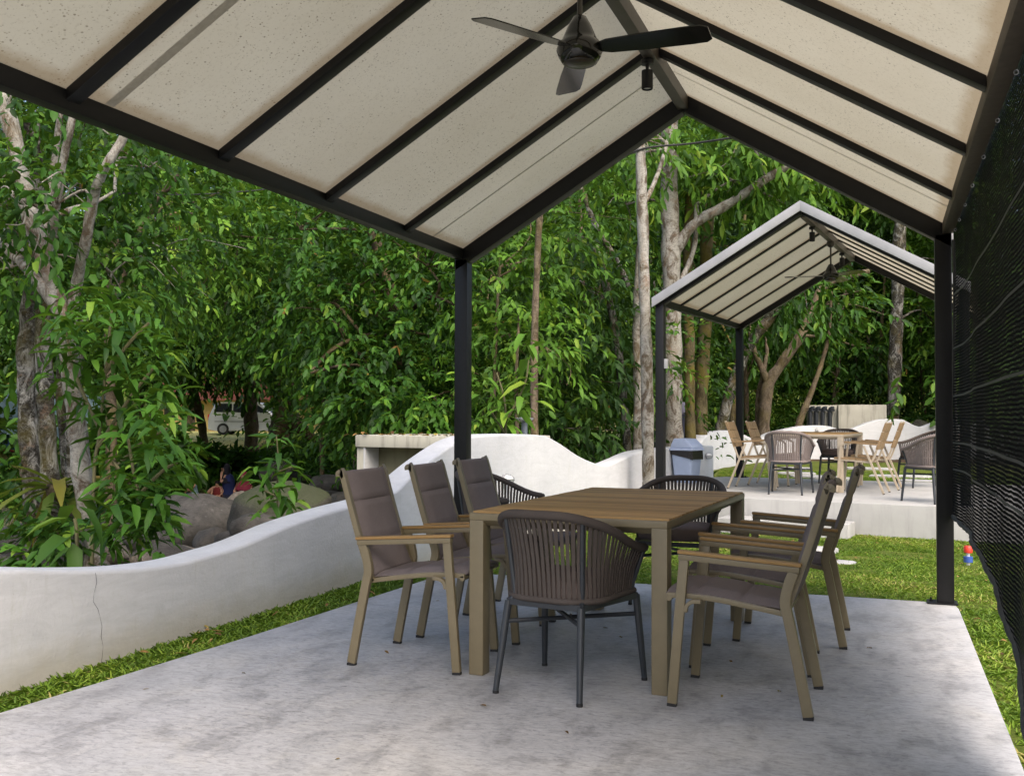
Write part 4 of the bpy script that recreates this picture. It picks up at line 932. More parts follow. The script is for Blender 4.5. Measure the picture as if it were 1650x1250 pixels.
# --- the tree that hangs over the concrete box, and the trees across the stream
tree('drooping_tree', 'dense tree with drooping branches of oval leaves over the concrete box', 'tree', 16.5,
     [([(660, 700), (655, 620), (640, 520), (610, 400, .4), (570, 300, .8), (540, 200, 1)], .14, .07), ([(645, 560), (600, 540, -.8), (540, 560, -1.4), (500, 600, -1.8)], .05, .02), ([(640, 520), (690, 480, -.8), (730, 490, -1.4)], .05, .02)], M['bark_dark'],
     [(480, 370, 17, 1.3, 1.2, 150), (600, 450, 16, 1.3, 1.5, 210), (690, 540, 15.5, .9, 1.3, 170), (615, 620, 15.2, .95, .55, 150), (440, 515, 17.5, 1.0, .6, 110), (690, 430, 15.5, .8, .6, 90), (560, 300, 17.5, 1.4, .8, 110), (520, 500, 16, 1.1, .9, 140), (640, 660, 15, .9, .3, 90), (700, 640, 14.6, .5, .45, 60), (400, 470, 18, 1.2, 1.0, 90), (560, 560, 15.4, .8, .7, 110)], M['leaf_mid'], .145, .062, 10, .55, droop=.6, sag=.45)
tree('buttress_tree', 'huge dark trunk with buttress roots on the far stream bank', 'tree', 45,
     [([(461, 722), (461, 680), (463, 620), (466, 540), (470, 420), (480, 300)], .62, .45), ([(455, 690, -.6), (438, 712, -.8), (420, 726, -1)], .28, .1), ([(470, 680, -.5), (497, 700, -.8), (515, 716, -1), (545, 722, -1.2)], .3, .12)], M['bark_dark'],
     [(470, 480, 44, 4, 2.2, 110), (400, 400, 44, 5, 3, 90), (540, 420, 44, 5, 3, 120), (330, 500, 43, 4, 1.8, 70), (540, 640, 42, 1.8, 1.2, 60)], M['leaf_mid'], .42, .17, 7, 1.2, hi=False, flare=.5)
tree('bank_tree', 'upright rough trunk in front of the silver van', 'tree', 37, [([(404, 765), (405, 700), (404, 640), (400, 560), (396, 460)], .29, .2)], M['bark_tan'],
     [(395, 520, 36, 3, 1.6, 120), (350, 585, 35, 1.4, .7, 50), (420, 600, 35.5, 1.2, .6, 40), (330, 480, 36, 2.6, 2, 100)], M['leaf_mid'], .32, .13, 7, .9, hi=False)
tree('bank_tree', 'leaning slim trunk on the bank left of the silver van', 'tree', 36, [([(334, 745), (326, 690), (318, 650), (305, 590), (290, 520)], .17, .12)], M['bark_tan'],
     [(300, 540, 35, 2.2, 1.2, 90), (250, 500, 35, 2.5, 2, 90), (305, 590, 34.5, 1.0, .5, 40)], M['leaf_mid'], .30, .12, 7, .8, hi=False)
tree('dark_tree', 'dark crooked trunk behind the pale leaning tree', 'tree', 15, [([(180, 720), (177, 600), (176, 480), (178, 400), (205, 385, .4), (235, 362, .8)], .09, .05), ([(186, 480, -.5), (205, 425, -.6), (235, 355, -.6), (262, 312, -.7), (292, 280, -.8)], .06, .035)], M['bark_dark'],
     [(240, 400, 15.5, 1.2, .9, 120), (320, 420, 16.5, 1.3, 1.0, 130), (300, 330, 16.5, 1.4, .7, 110), (380, 380, 17, 1.2, .9, 100), (300, 470, 17.5, 1.3, .6, 90)], M['leaf_light'], .15, .06, 8, .5)

# --- trees on the right
tree('slim_mossy_tree', 'slim pale trunk with a mossy foot beside the far pavilion post', 'tree', 13.25, [([(1044, 790), (1044, 700), (1041, 560), (1037, 420), (1034, 300), (1031, 190), (1028, 60)], .085, .062), ([(1036, 330), (1052, 300, .3), (1066, 262, .6), (1076, 225, .8)], .035, .024)], M['bark_pale'],
     [(1040, 225, 14, .5, .3, 25), (985, 250, 14.5, .7, .4, 40)], M['leaf_light'], .16, .06, 8, .5)
tree('pale_tree', 'pale trunk rising close behind the slim mossy trunk', 'tree', 15.2, [([(1027, 740), (1028, 640), (1026, 540), (1028, 460), (1034, 380)], .075, .055)], M['bark_pale'])
tree('leaning_tree', 'thin leaning tree with a pale upper limb left of the slim mossy trunk', 'tree', 15.8, [([(1012, 740), (1004, 640), (996, 560), (985, 500), (972, 440), (960, 400, .4)], .075, .05), ([(1012, 462), (994, 422), (972, 385), (955, 355), (944, 322), (930, 292)], .05, .04), ([(1005, 440), (980, 400), (930, 380, .3), (905, 372, .5)], .018, .010)], M['bark_grey'],
     [(900, 480, 16.5, 1.0, .8, 110), (960, 560, 16, .8, .8, 90), (930, 620, 16, .9, .7, 90), (880, 390, 17, 1.2, .8, 100), (975, 480, 15.5, .5, .6, 60), (900, 690, 15.5, 1.0, .4, 90)], M['leaf_dark'], .19, .06, 8, .55, droop=.7)
tree('forked_tree', 'big pale patchy trunk with a long rising limb behind the far pavilion', 'tree', 18.2,
     [([(1086, 740), (1084, 640), (1083, 540), (1082, 440), (1078, 330), (1080, 200), (1084, 60)], .175, .15), ([(1088, 408), (1108, 372, -.1), (1135, 350, -.2), (1172, 330, -.3), (1210, 305, -.5), (1245, 282, -.6), (1290, 260, -.8), (1340, 240, -1)], .10, .06), ([(1098, 450), (1110, 425, .1), (1120, 390, .1), (1122, 330, .2)], .05, .04), ([(1076, 290), (1060, 262, -.3), (1068, 230, -.5)], .05, .03)], M['bark_pale'],
     [(1190, 230, 18, 1.4, .7, 110), (1120, 250, 19, 1.2, .7, 90), (1270, 330, 19, 1.0, .5, 70), (1010, 330, 19, 1.0, .9, 90), (1180, 290, 18.5, .8, .3, 50), (1300, 250, 18, 1.2, .5, 80)], M['leaf_light'], .24, .075, 8, .6, droop=.6, flare=.05)
tree('mossy_tree', 'narrow moss-brown trunk to the right of the big forked tree', 'tree', 19, [([(1113, 720), (1111, 620), (1110, 520), (1108, 420), (1112, 300)], .105, .09)], M['bark_moss'], [(1115, 420, 20, .9, .8, 60)], M['leaf_dark'], .24, .09, 7, .6)
tree('mossy_tree', 'thicker dark mossy trunk in front of the bright shrubs', 'tree', 20, [([(1130, 730), (1130, 640), (1135, 540), (1138, 460), (1140, 300)], .14, .12)], M['bark_moss'], [(1160, 400, 21, 1.0, .8, 60)], M['leaf_dark'], .24, .09, 7, .6)
tree('diagonal_tree', 'grey blotched trunk slanting up to the right behind the far pavilion', 'tree', 23.5, [([(1158, 710), (1172, 650), (1192, 590), (1215, 545), (1250, 500), (1300, 430, .5)], .15, .10)], M['bark_grey'], [(1290, 450, 24.5, 1.4, 1.0, 90), (1190, 470, 24, 1.2, .8, 80)], M['leaf_mid'], .28, .10, 7, .7, hi=False)
tree('spreading_tree', 'tan forked tree with an arching limb framed by the far pavilion', 'tree', 27, [([(1230, 705), (1233, 655), (1240, 615), (1262, 582), (1290, 540), (1312, 490), (1330, 460), (1362, 446), (1400, 438)], .19, .07), ([(1238, 620), (1226, 590), (1214, 560), (1205, 520), (1190, 470)], .10, .03), ([(1222, 700, .3), (1222, 640, .3), (1230, 600, .2), (1236, 560, .3), (1230, 500, .5)], .09, .03)], M['bark_tan'],
     [(1330, 490, 29, 1.4, .7, 90), (1255, 530, 29.5, 1.2, .7, 80), (1385, 560, 32, 1.2, .7, 80)], M['leaf_mid'], .30, .11, 7, .7, hi=False)
tree('leaning_tree', 'small brown trunk leaning beside the water tank pipes', 'tree', 28.2, [([(1282, 705), (1292, 670), (1304, 640), (1322, 590), (1335, 540), (1340, 470)], .13, .03)], M['bark_tan'])
tree('palm_trunk_tree', 'straight pale trunk with rusty blotches right of the water tank', 'tree', 30, [([(1438, 700), (1441, 620), (1444, 540), (1447, 450), (1450, 360), (1453, 260)], .21, .17)], M['bark_grey'],
     [(1490, 330, 31, 1.6, .9, 90), (1505, 520, 31.5, .9, .8, 70), (1520, 420, 31, 1.0, .8, 70)], M['leaf_light'], .32, .11, 7, .8, hi=False)
tree('thin_tree', 'thin brown trunk with fresh leaves behind the white wall', 'tree', 13.2, [([(861, 720), (861, 620), (862, 520), (866, 420), (870, 330)], .055, .04), ([(834, 720, .8), (832, 600, .8), (838, 500, .9)], .03, .02), ([(796, 640, 1.2), (800, 520, 1.2), (806, 430, 1.2)], .025, .018)], M['bark_tan'],
     [(800, 450, 14.5, .8, .9, 110), (870, 420, 15, .7, .7, 90), (830, 560, 14.6, .6, .6, 80), (790, 640, 14.4, .45, .5, 60), (880, 560, 13.6, .35, .4, 40), (850, 340, 15, .9, .6, 80)], M['leaf_light'], .15, .055, 8, .5)

def in_deck0(x, y):
    u = (x-P2O[0])*P2U[0]+(y-P2O[1])*P2U[1]; v = (x-P2O[0])*P2V[0]+(y-P2O[1])*P2V[1]; return (u > -.6) & (u < 4.3) & (v > -.6) & (v < 4.03)
# --- the wood that closes the view: one mass of sprays
lv = Leaves()
def mass(px0, px1, y_lo, y_hi, D0, D1, n, L, tint, r=1.5, ntw=46, y_max=None):
    for i in range(n):                                              # a bough: a few flat layers of sprays over one another
        yy = random.uniform(y_lo, y_hi); D = D0+(D1-D0)*min(1, max(0, .7*(y_hi-yy)/(y_hi-y_lo)+.35*random.random())); px = random.uniform(px0, px1)
        c = at(px, yy, D); b = random.uniform(*tint); k = random.uniform(.7, 1.35); ll = L*random.uniform(.7, 1.35); wd = random.uniform(.36, .55)
        if yy < 470 and (abs(px-160)/70)**2+(abs(yy-372)/52)**2 < 1: continue
        for q in range(random.randint(2, 4)):
            c2 = c+rng.normal(0, 1, 3)*np.array([r*.8, r*.8, r*.55])*k
            if y_max is not None and c2[2] < at(px, y_max, D)[2]: c2[2] = at(px, y_max, D)[2]+random.uniform(0, .4)
            v_ = c2-np.array([0, 0, EYE]); zd = v_@FWD; pxc = CX+FPX*(v_@RGT)/zd
            if 1075 < pxc < 1580 and zd < 29.5: continue            # nothing grows over the far lawn and its wall
            g_ = gz(c2[0], c2[1])
            if c2[2] < g_+.2: c2[2] = g_+random.uniform(.2, .9)
            lv.clump(c2, (r*k, r*k, r*.42*k), ntw, .75, 7, ll, ll*wd, hollow=.2, droop=.3, sag=.25, tint=(max(0, b-.28), min(1, b+.28)))
mass(-260, 600, 60, 580, 24, 40, 250, .14, (.05, .9), 1.4, y_max=572); mass(-260, 300, 0, 480, 38, 52, 40, .30, (.2, .9), 2.6, y_max=560); mass(300, 620, 0, 400, 40, 48, 14, .30, (.3, .9), 2.6, y_max=470)
mass(-200, 340, 560, 640, 82, 92, 40, .6, (.3, .8), 3.5, 26, y_max=655); mass(520, 640, 560, 680, 64, 84, 20, .5, (.2, .6), 3, 26)
mass(690, 800, 120, 690, 19, 30, 80, .125, (.0, .85), 1.2); mass(540, 720, 100, 480, 21, 30, 80, .13, (.0, .85), 1.2); mass(750, 985, 120, 680, 18.5, 32, 165, .125, (.0, .85), 1.3)
mass(1040, 1570, 100, 330, 30, 42, 100, .17, (.0, .8), 1.5); mass(1090, 1600, 330, 670, 31.5, 46, 225, .155, (.05, 1.0), 1.4); mass(540, 1580, -60, 420, 42, 56, 110, .34, (.2, .8), 2.8)
mass(1600, 2300, 250, 690, 22, 36, 70, .26, (.3, .9), 2.0); mass(-700, -250, 100, 680, 22, 36, 50, .28, (.2, .7), 2.0)
forest = lv.build('forest', M['leaf_far'], None, False, curl=.2); tag(forest, 'dense green wood closing the view behind walls and stream', 'forest', kind='stuff')
lv = Leaves()
for i in range(170):                                                # low growth along the wood's foot, the banks and behind the walls
    if i < 70: c = at(random.uniform(1100, 1560), 690, random.uniform(30, 34)); k = .5
    elif i < 120: c = at(random.uniform(770, 1120), 720, random.uniform(15.5, 20)); k = .45
    else: c = at(random.uniform(420, 580), random.uniform(720, 760), random.uniform(28, 40)); k = .4
    if c[0] > wall_x(c[1])-.9 and c[1] < 24: continue
    c[2] = gz(c[0], c[1])+random.uniform(.1, .7); lv.clump(c, (.8, .8, k), 24, .5, 7, .24, .09, hollow=.1, tint=(.1, .8))
tag(lv.build('undergrowth', M['leaf_mid'], None, False), 'leafy undergrowth along the foot of the wood', 'undergrowth', kind='stuff')

for i, (px, y0, y1, D, ln) in enumerate(((520, 690, 200, 26, 30), (575, 690, 240, 23, -25), (700, 690, 250, 21, 12), (770, 700, 300, 20, -10), (905, 710, 280, 20.5, 18), (945, 715, 250, 22, -14), (1065, 700, 200, 24, 10), (1180, 690, 300, 29, 25), (1205, 700, 420, 31, -12), (1340, 690, 420, 33, 30), (1385, 690, 380, 34, -16), (1415, 690, 400, 33, 14), (1490, 690, 380, 33, -20), (1512, 690, 420, 35, 8), (250, 640, 200, 30, 30), (228, 640, 220, 31, -24), (60, 640, 250, 31, 14))):
    tree('wood_tree', 'thin dark trunk half hidden in the green wood', 'tree', D, [([(px, y0), (px+ln*.3, y0*.7+y1*.3, .2), (px+ln*.45, y0*.4+y1*.6, .1), (px+ln, y1, .3)], .07+.004*(i % 5)*4, .035), ([(px+ln*.3, y0*.7+y1*.3, .2), (px-ln*1.2, y0*.5+y1*.5, .3), (px-ln*2.6, y0*.3+y1*.7, .5)], .035, .012)], (M['bark_dark'], M['bark_tan'], M['bark_grey'], M['bark_moss'])[i % 4], group='thin trunks in the wood')
lv = Leaves()
def litter(n, x0, x1, y0, y1, zf, L, ok=lambda x, y: x == x):
    x = rng.uniform(x0, x1, n); y = rng.uniform(y0, y1, n); k = ok(x, y); x, y = x[k], y[k]; n = len(x); a_ = rng.uniform(0, 6.28, n); z = zf(x, y)
    lv.add(np.stack([x, y, z], -1), np.stack([np.cos(a_), np.sin(a_), rng.uniform(0, .25, n)], -1), np.array([0, 0, 1.0])+rng.normal(0, .15, (n, 3)), L*rng.uniform(.5, 1.3, n), L*.4*rng.uniform(.6, 1.2, n), rng.random(n))
litter(26, -3.2, .4, 1.8, 7.1, lambda x, y: x*0+.004, .035); litter(60, -3.6, -3.0, 1.5, 7.4, lambda x, y: ground_z(x, y)+.03, .06, lambda x, y: x < -3.2)
litter(160, -3, 3, 7.3, 12, lambda x, y: ground_z(x, y)+.022, .05, lambda x, y: ~in_deck0(x, y)); litter(40, .5, 2, 3, 7, lambda x, y: ground_z(x, y)+.03, .06)
litter(500, -9, -3.9, 3, 14, lambda x, y: ground_z(x, y)+.02, .10); litter(600, -30, -10, 22, 44, lambda x, y: ground_z(x, y)+.02, .22)
A0 = at(575, 720, 13.0); n0 = 34
for i in range(n0):
    q = A0+(at(745, 720, 12.3)-A0)*random.uniform(0, 1.15); lv.add(np.array([[q[0]-.25*random.random(), q[1]+random.uniform(.0, .5), .935]]), np.array([[random.uniform(-1, 1), random.uniform(-1, 1), .15]]), np.array([[0, 0, 1.0]]), .10, .05, random.random())
M['litter'] = mat_leaf('dead_leaf', [(0, (.06, .03, .012)), (.4, (.17, .09, .03)), (.8, (.28, .17, .06)), (1, (.30, .25, .06))], .7, .1)
tag(lv.build('fallen_leaves', M['litter'], None, True, curl=.3), 'scattered dead leaves on the patio, lawn, bank and concrete box', 'leaf litter', kind='stuff')

# --- grass
lv = Leaves()
def grass_on(x0, x1, y0, y1, dens, h, keep):
    n = int((x1-x0)*(y1-y0)*dens); x = rng.uniform(x0, x1, n); y = rng.uniform(y0, y1, n); k = keep(x, y); x, y = x[k], y[k]; n = len(x)
    pat = .5+.25*np.sin(x*2.1+np.sin(y*1.7)*1.5)+.2*np.sin(y*3.3+x*1.3)+.15*np.sin(x*9+y*7)
    z = ground_z(x, y)+np.where(x > wall_x(y)-.1, .0, 0)
    a_ = rng.uniform(0, 6.28, n); el = rng.uniform(.25, 1.3, n)
    hh = h*rng.uniform(.5, 1.25, n)*(1+.3*np.clip(pat-.5, -1, 1))
    lv.add(np.stack([x, y, z-.004], -1), np.stack([np.cos(a_), np.sin(a_), el], -1), np.stack([np.cos(a_)*-.4, np.sin(a_)*-.4, np.ones(n)], -1)+rng.normal(0, .2, (n, 3)), hh, hh*.17, np.clip(pat*.62+rng.normal(.1, .2, n), 0, 1))
def in_deck(x, y):
    u = (x-P2O[0])*P2U[0]+(y-P2O[1])*P2U[1]; v = (x-P2O[0])*P2V[0]+(y-P2O[1])*P2V[1]; return (u > -.6) & (u < 4.3) & (v > -.08-.045*u) & (v < 4.03)
sl = lambda y: np.interp(y, [-4, 3.19, 4.73, 6.75, 7.15], [-3.6, -3.30, -3.195, -3.11, -3.05])
grass_on(-3.64, -3.0, 1.6, 7.3, 7500, .05, lambda x, y: (x > wall_x(y)+.0) & (x < sl(y)+.012*np.sin(x*91+y*57)))
grass_on(-3.7, 3.2, 7.18, 13, 4200, .036, lambda x, y: (x > wall_x(y)) & ~in_deck(x, y))
grass_on(.445, 2.6, 2.4, 7.2, 5200, .045, lambda x, y: x > .445)
grass_on(-3.3, 6, 12.6, 21, 1900, .04, lambda x, y: (x > wall_x(y)+.02) & ~in_deck(x, y))
tag(lv.build('grass', M['grass'], None, False, curl=.35, fold=.25), 'short broad-bladed grass of the lawns', 'grass', kind='stuff')

# ------------------------------------------------------------------ boulders
def boulder(label, px, py, D, r, mat, rz=0.0, flat=0.0, seed=0, zb=None, sub=4):
    c = at(px, py, D); bm = bmesh.new(); bmesh.ops.create_icosphere(bm, subdivisions=sub, radius=1.0); rs = np.random.default_rng(seed+31)
    ph = rs.uniform(0, 6.28, (6, 3)); ax_ = unit(rs.normal(0, 1, (9, 3))); cut = rs.uniform(.66, .92, 9)
    for v in bm.verts:
        p = np.array(v.co)
        for a_, k in zip(ax_, cut):
            d = p@a_
            if d > k: p = p-a_*(d-k)*.8
        nz = .06*math.sin(3*p[0]+ph[0, 0])*math.sin(3*p[1]+ph[0, 1])+.035*math.sin(7*p[0]+ph[1, 0])*math.sin(6*p[2]+ph[1, 1])+.015*math.sin(15*p[1]+ph[2, 0])*math.sin(14*p[0]+ph[2, 1])
        p = p*(1+nz)
        if flat and p[2] > flat: p[2] = flat+(p[2]-flat)*.3
        v.co = Vector(p*np.array(r))
    for f in bm.faces: f.smooth = True
    me = bpy.data.meshes.new('boulder'); bm.to_mesh(me); bm.free(); me.materials.append(mat)
    o = bpy.data.objects.new('boulder', me); COL.objects.link(o); o.location = tuple(c); o.rotation_euler = (0, 0, YAW+rz); return tag(o, label, 'boulder')
boulder('huge dark rounded boulder in the stream bed', 303, 846, 14, (.84, .85, .45), M['rock_dark'], .1, 0, 1)
boulder('mossy broad boulder right of the huge dark one', 455, 838, 12.6, (.66, .8, .50), M['rock_moss'], .2, 0, 2)
boulder('pale wedge of stone between the two biggest boulders', 385, 822, 14.8, (.22, .3, .30), M['rock_pale'], .5, 0, 3)
boulder('pale boulder behind the bathing women', 352, 790, 33, (.75, .9, .42), M['rock_pale'], .1, 0, 4)
boulder('dark boulder below the upright bank trunk', 450, 762, 27, (.55, .6, .32), M['rock_dark'], .3, 0, 5)
boulder('dark slab of rock beside the running water', 530, 782, 23, (.55, .5, .26), M['rock_dark'], -.1, 0, 6)
boulder('pinkish rounded stone at the edge of the running water', 552, 803, 19, (.30, .4, .16), M['rock_pale'], 0, 0, 7)
boulder('small pebble-like stone beside the running water', 505, 780, 24, (.11, .12, .08), M['rock_pale'], 0, 0, 8, sub=3)
boulder('brown split stone just behind the wall below the saplings', 184, 892, 9.2, (.14, .2, .11), M['rock_pale'], .5, 0, 9)
boulder('rounded stone behind the low dip of the wall', 228, 902, 9.4, (.14, .15, .07), M['rock_pale'], 0, 0, 10)
boulder('long low stone under the huge dark boulder', 290, 893, 10.4, (.28, .3, .09), M['rock_pale'], 0, 0, 11)
boulder('grey wedge-shaped stone above the wall near the palmate plant', 92, 906, 8.4, (.16, .15, .11), M['rock_dark'], .6, 0, 12)
boulder('smooth grey stone at the far left above the wall', 15, 908, 8.4, (.20, .2, .10), M['rock_dark'], 0, 0, 13)
boulder('small stone wedged under the brown split stone', 165, 912, 8.8, (.06, .08, .05), M['rock_pale'], 0, 0, 14, sub=3)
boulder('brown rock showing in the dip of the garden wall', 985, 757, 15.2, (.42, .4, .14), M['rock_dark'], 0, 0, 15)
boulder('green mossy rock behind the far wall right of the pale trunk', 1482, 690, 28.5, (.26, .3, .26), M['rock_moss'], 0, 0, 16)
for i, (px, py, D) in enumerate(((40, 870, 10), (340, 872, 12.5), (410, 850, 11.6), (150, 885, 9.6), (262, 905, 9.7), (500, 815, 17), (525, 800, 19.5), (120, 850, 11), (240, 872, 11.5), (420, 800, 20), (480, 770, 28), (395, 870, 12), (300, 780, 30), (560, 770, 24))):
    boulder('dim stone in the shade of the stream bed', px, py, D, (random.uniform(.2, .4), random.uniform(.2, .4), random.uniform(.12, .2)), M['rock_dark'], random.random()*3, 0, 40+i, sub=3)['group'] = 'dim stones of the stream bed'

# ------------------------------------------------------------------ bathers in the stream
M['skin'] = simple('skin', (.36, .20, .13), .55, .06, 20); M['skin_d'] = simple('tanned_skin', (.26, .13, .075), .55, .06, 20)
def cloth_m(n, c): return simple(n, c, .85, .15, 14, spec=.15)
def person(label, loc, rz, body_mat, scale=1.0, lean=.12, hijab=None, top=None, hair=None, hand_up=False):
    """sitting in shallow water, facing +X: one skinned body, clothing as children"""
    t = thing('person', label, 'person', loc, rz); t.scale = (scale,)*3
    J = {'pel': (0, 0, .10), 'wst': (.02, 0, .24), 'chs': (lean*.35, 0, .43), 'nck': (lean*.6, 0, .56), 'hd0': (lean*.75, 0, .64), 'hd1': (lean*.85, 0, .76)}
    ed = [('pel', 'wst'), ('wst', 'chs'), ('chs', 'nck'), ('nck', 'hd0'), ('hd0', 'hd1')]; R = {'pel': .14, 'wst': .12, 'chs': .125, 'nck': .05, 'hd0': .075, 'hd1': .085}
    for sg, s in ((1, 'l'), (-1, 'r')):
        up = hand_up and sg > 0
        J.update({'sh'+s: (lean*.5, sg*.16, .50), 'el'+s: (.16, sg*.22, .34) if up else (.12, sg*.24, .28), 'wr'+s: (.20, sg*.07, .58) if up else (.30, sg*.18, .16), 'hn'+s: (.185, sg*.03, .64) if up else (.37, sg*.17, .13),
                  'hp'+s: (.04, sg*.09, .08), 'kn'+s: (.38, sg*.13, .22), 'an'+s: (.62, sg*.12, .0), 'ft'+s: (.74, sg*.13, .02)})
        R.update({'sh'+s: .055, 'el'+s: .042, 'wr'+s: .03, 'hn'+s: .032, 'hp'+s: .09, 'kn'+s: .065, 'an'+s: .045, 'ft'+s: .035})
        ed += [('chs', 'sh'+s), ('sh'+s, 'el'+s), ('el'+s, 'wr'+s), ('wr'+s, 'hn'+s), ('pel', 'hp'+s), ('hp'+s, 'kn'+s), ('kn'+s, 'an'+s), ('an'+s, 'ft'+s)]
    ks = list(J); me = bpy.data.meshes.new('body'); me.from_pydata([J[k] for k in ks], [(ks.index(a_), ks.index(b)) for a_, b in ed], [])
    o = bpy.data.objects.new('body', me); COL.objects.link(o); o.parent = t; me.materials.append(body_mat)
    sk = o.modifiers.new('skin', 'SKIN'); sk.use_smooth_shade = True
    for i, k in enumerate(ks): me.skin_vertices[0].data[i].radius = (R[k], R[k]); me.skin_vertices[0].data[i].use_root = (k == 'pel')
    sb = o.modifiers.new('sub', 'SUBSURF'); sb.levels = sb.render_levels = 2
    hx = lean*.85; mb = MB(); mb.lathe([(.0, -.03), (.014, -.02), (.012, .02), (.0, .03)], (hx+.088, 0, .70), 8); mb.build('nose', body_mat, t)
    mb = MB()
    for sg in (-1, 1): mb.lathe([(.0, -.010), (.010, 0), (.0, .010)], (hx+.078, sg*.032, .725), 8)
    mb.build('eyes', M['rubber'], t)
    def shell(prof_, off, name, m):
        V = []; n = 16
        for rx, ry, z, dx in prof_:
            for k in range(n): q = 2*math.pi*k/n; V.append((off+dx+rx*math.cos(q), ry*math.sin(q), z))
        F = [(j*n+i, j*n+(i+1) % n, j*n+n+(i+1) % n, j*n+n+i) for j in range(len(prof_)-1) for i in range(n)]+[tuple((len(prof_)-1)*n+i for i in range(n))]
        mb = MB(); mb.poly(V, F); mb.build(name, m, t, smooth=80)
    if top: shell([(.20, .235, .02, -.05), (.165, .20, .22, -.02), (.165, .225, .40, 0), (.12, .20, .52, 0), (.06, .07, .575, 0)], lean*.3, 'top', top)
    if hijab: shell([(.19, .26, .34, -.03), (.15, .23, .46, -.02), (.085, .12, .58, -.035), (.085, .105, .68, -.035), (.085, .10, .76, -.03), (.06, .07, .83, -.02), (.01, .012, .853, -.015)], lean*.75, 'hijab', hijab)
    if hair: shell([(.085, .096, .70, -.03), (.088, .10, .77, -.015), (.06, .07, .835, -.01), (.01, .012, .853, -.01)], lean*.85, 'hair', hair)
    return t
M['h_dark'] = cloth_m('black_cloth', (.014, .014, .02)); M['h_pink'] = cloth_m('pink_cloth', (.20, .028, .05)); M['navy'] = cloth_m('navy_cloth', (.018, .025, .085)); M['wht'] = cloth_m('white_cloth', (.6, .6, .6)); M['sky'] = cloth_m('pale_blue_cloth', (.22, .34, .40)); M['blk'] = cloth_m('black_hair', (.012, .01, .009)); M['maroon'] = cloth_m('maroon_cloth', (.12, .02, .02))
def bath(px, py, D): q = at(px, py, D); return (q[0], q[1], -1.06)
person('woman in a black hijab and navy clothes sitting in the stream, hand at her mouth', bath(370, 797, 28.6), R_(-160), M['skin'], 1.05, .14, M['h_dark'], M['navy'], None, True)
q = bath(394, 790, 28.2); person('woman in a pink hijab sitting behind the mossy boulder', (q[0], q[1], -1.20), R_(-75), M['skin'], 1.0, .1, M['h_pink'], M['h_pink'])
q = bath(351, 800, 27.8); person('small child in maroon leaning on the woman in the black hijab', (q[0], q[1], -1.12), R_(-80), M['skin'], .62, .1, None, M['maroon'], M['blk'])
q = bath(293, 793, 27.0); person('bare-chested child behind the huge dark boulder', (q[0], q[1], -1.0), R_(-75), M['skin_d'], .72, .1, None, None, M['blk'])
q = bath(285, 790, 27.8); person('person in a white top behind the huge dark boulder', (q[0], q[1], -.93), R_(-60), M['skin_d'], .85, .1, None, M['wht'], M['blk'])
q = bath(312, 790, 27.5); person('person in pale blue bending forward by the huge dark boulder', (q[0], q[1], -.95), R_(-110), M['skin'], .85, .35, None, M['sky'], M['blk'])

# ------------------------------------------------------------------ across the stream: van, house, tarpaulin camp
tg = NT('van_paint'); M['van'] = tg.set(tg.ramp(tg.noise(2), [(.3, (.56, .57, .61)), (.7, (.64, .65, .69))]), .28, .5); M['van_glass'] = simple('dark_window', (.015, .018, .02), .08, .1); M['tyre'] = simple('tyre_rubber', (.016, .016, .016), .8, .2)
V0 = at(334, 700, 58.0); ax = RGT.copy(); ax[2] = 0; ax = unit(ax); vz = gz(V0[0]+ax[0]*2, V0[1]+ax[1]*2)
van = thing('parked_van', 'silver people carrier parked on the grass across the stream', 'van', (V0[0], V0[1], vz), math.atan2(ax[1], ax[0]))
side = [(0, .35), (.02, .95), (.10, 1.15), (.42, 1.78), (.75, 1.86), (2.7, 1.84), (3.0, 1.76), (3.75, 1.10), (4.55, .92), (4.72, .70), (4.72, .32), (4.2, .25), (.4, .25)]
mb = MB(); V = []; n = len(side)
for y, k in ((-.0, .0), (.10, 1.0), (1.60, 1.0), (1.70, 0.0)):
    for x, z in side: V.append((x+(0 if k else (.04 if x < 2 else -.06)), y+(0 if k else (.12 if z > 1.2 else 0))*(1 if y < .8 else -1), z-(0 if k else .03)))
F = [(j*n+i, j*n+(i+1) % n, j*n+n+(i+1) % n, j*n+n+i) for j in range(3) for i in range(n)]+[tuple(range(n)), tuple(range(4*n-1, 3*n-1, -1))]
mb.poly(V, F); mb.build('body', M['van'], van, smooth=40)
def glass(poly, nm='window'):
    mb = MB(); mb.prism(poly, .0, .02); o = mb.build(nm, M['van_glass'], van); o.rotation_euler = (R_(-8.0), 0, 0); o.location = (0, -.105, .165); return o
glass([(.42, 1.12), (.60, 1.68), (1.35, 1.70), (1.35, 1.12)]); glass([(1.42, 1.12), (1.42, 1.70), (2.32, 1.69), (2.32, 1.10)]); glass([(2.40, 1.10), (2.40, 1.68), (2.86, 1.66), (3.40, 1.10)])
mb = MB(); mb.poly([(3.06, .22, 1.75), (3.06, 1.48, 1.75), (3.76, 1.55, 1.13), (3.76, .15, 1.13)], [(0, 1, 2, 3)]); mb.build('windscreen', M['van_glass'], van)
for xw in (.88, 3.75):
    for y in (-.02, 1.52):
        mb = MB(); mb.tube([(xw, y, .33), (xw, y+.2, .33)], .33, 26); wh = mb.build('tyre', M['tyre'], van)
        mb = MB(); mb.tube([(xw, y-.012, .33), (xw, y+.212, .33)], .20, 20); mb.build('rim', M['trim'], wh)
mb = MB(); mb.box2((1.3, -.03, .26), (3.3, .0, .36)); mb.build('sill', M['white'], van); mb = MB(); mb.box2((.4, -.012, .74), (4.2, -.0005, .77)); mb.build('side_moulding', M['iron'], van)
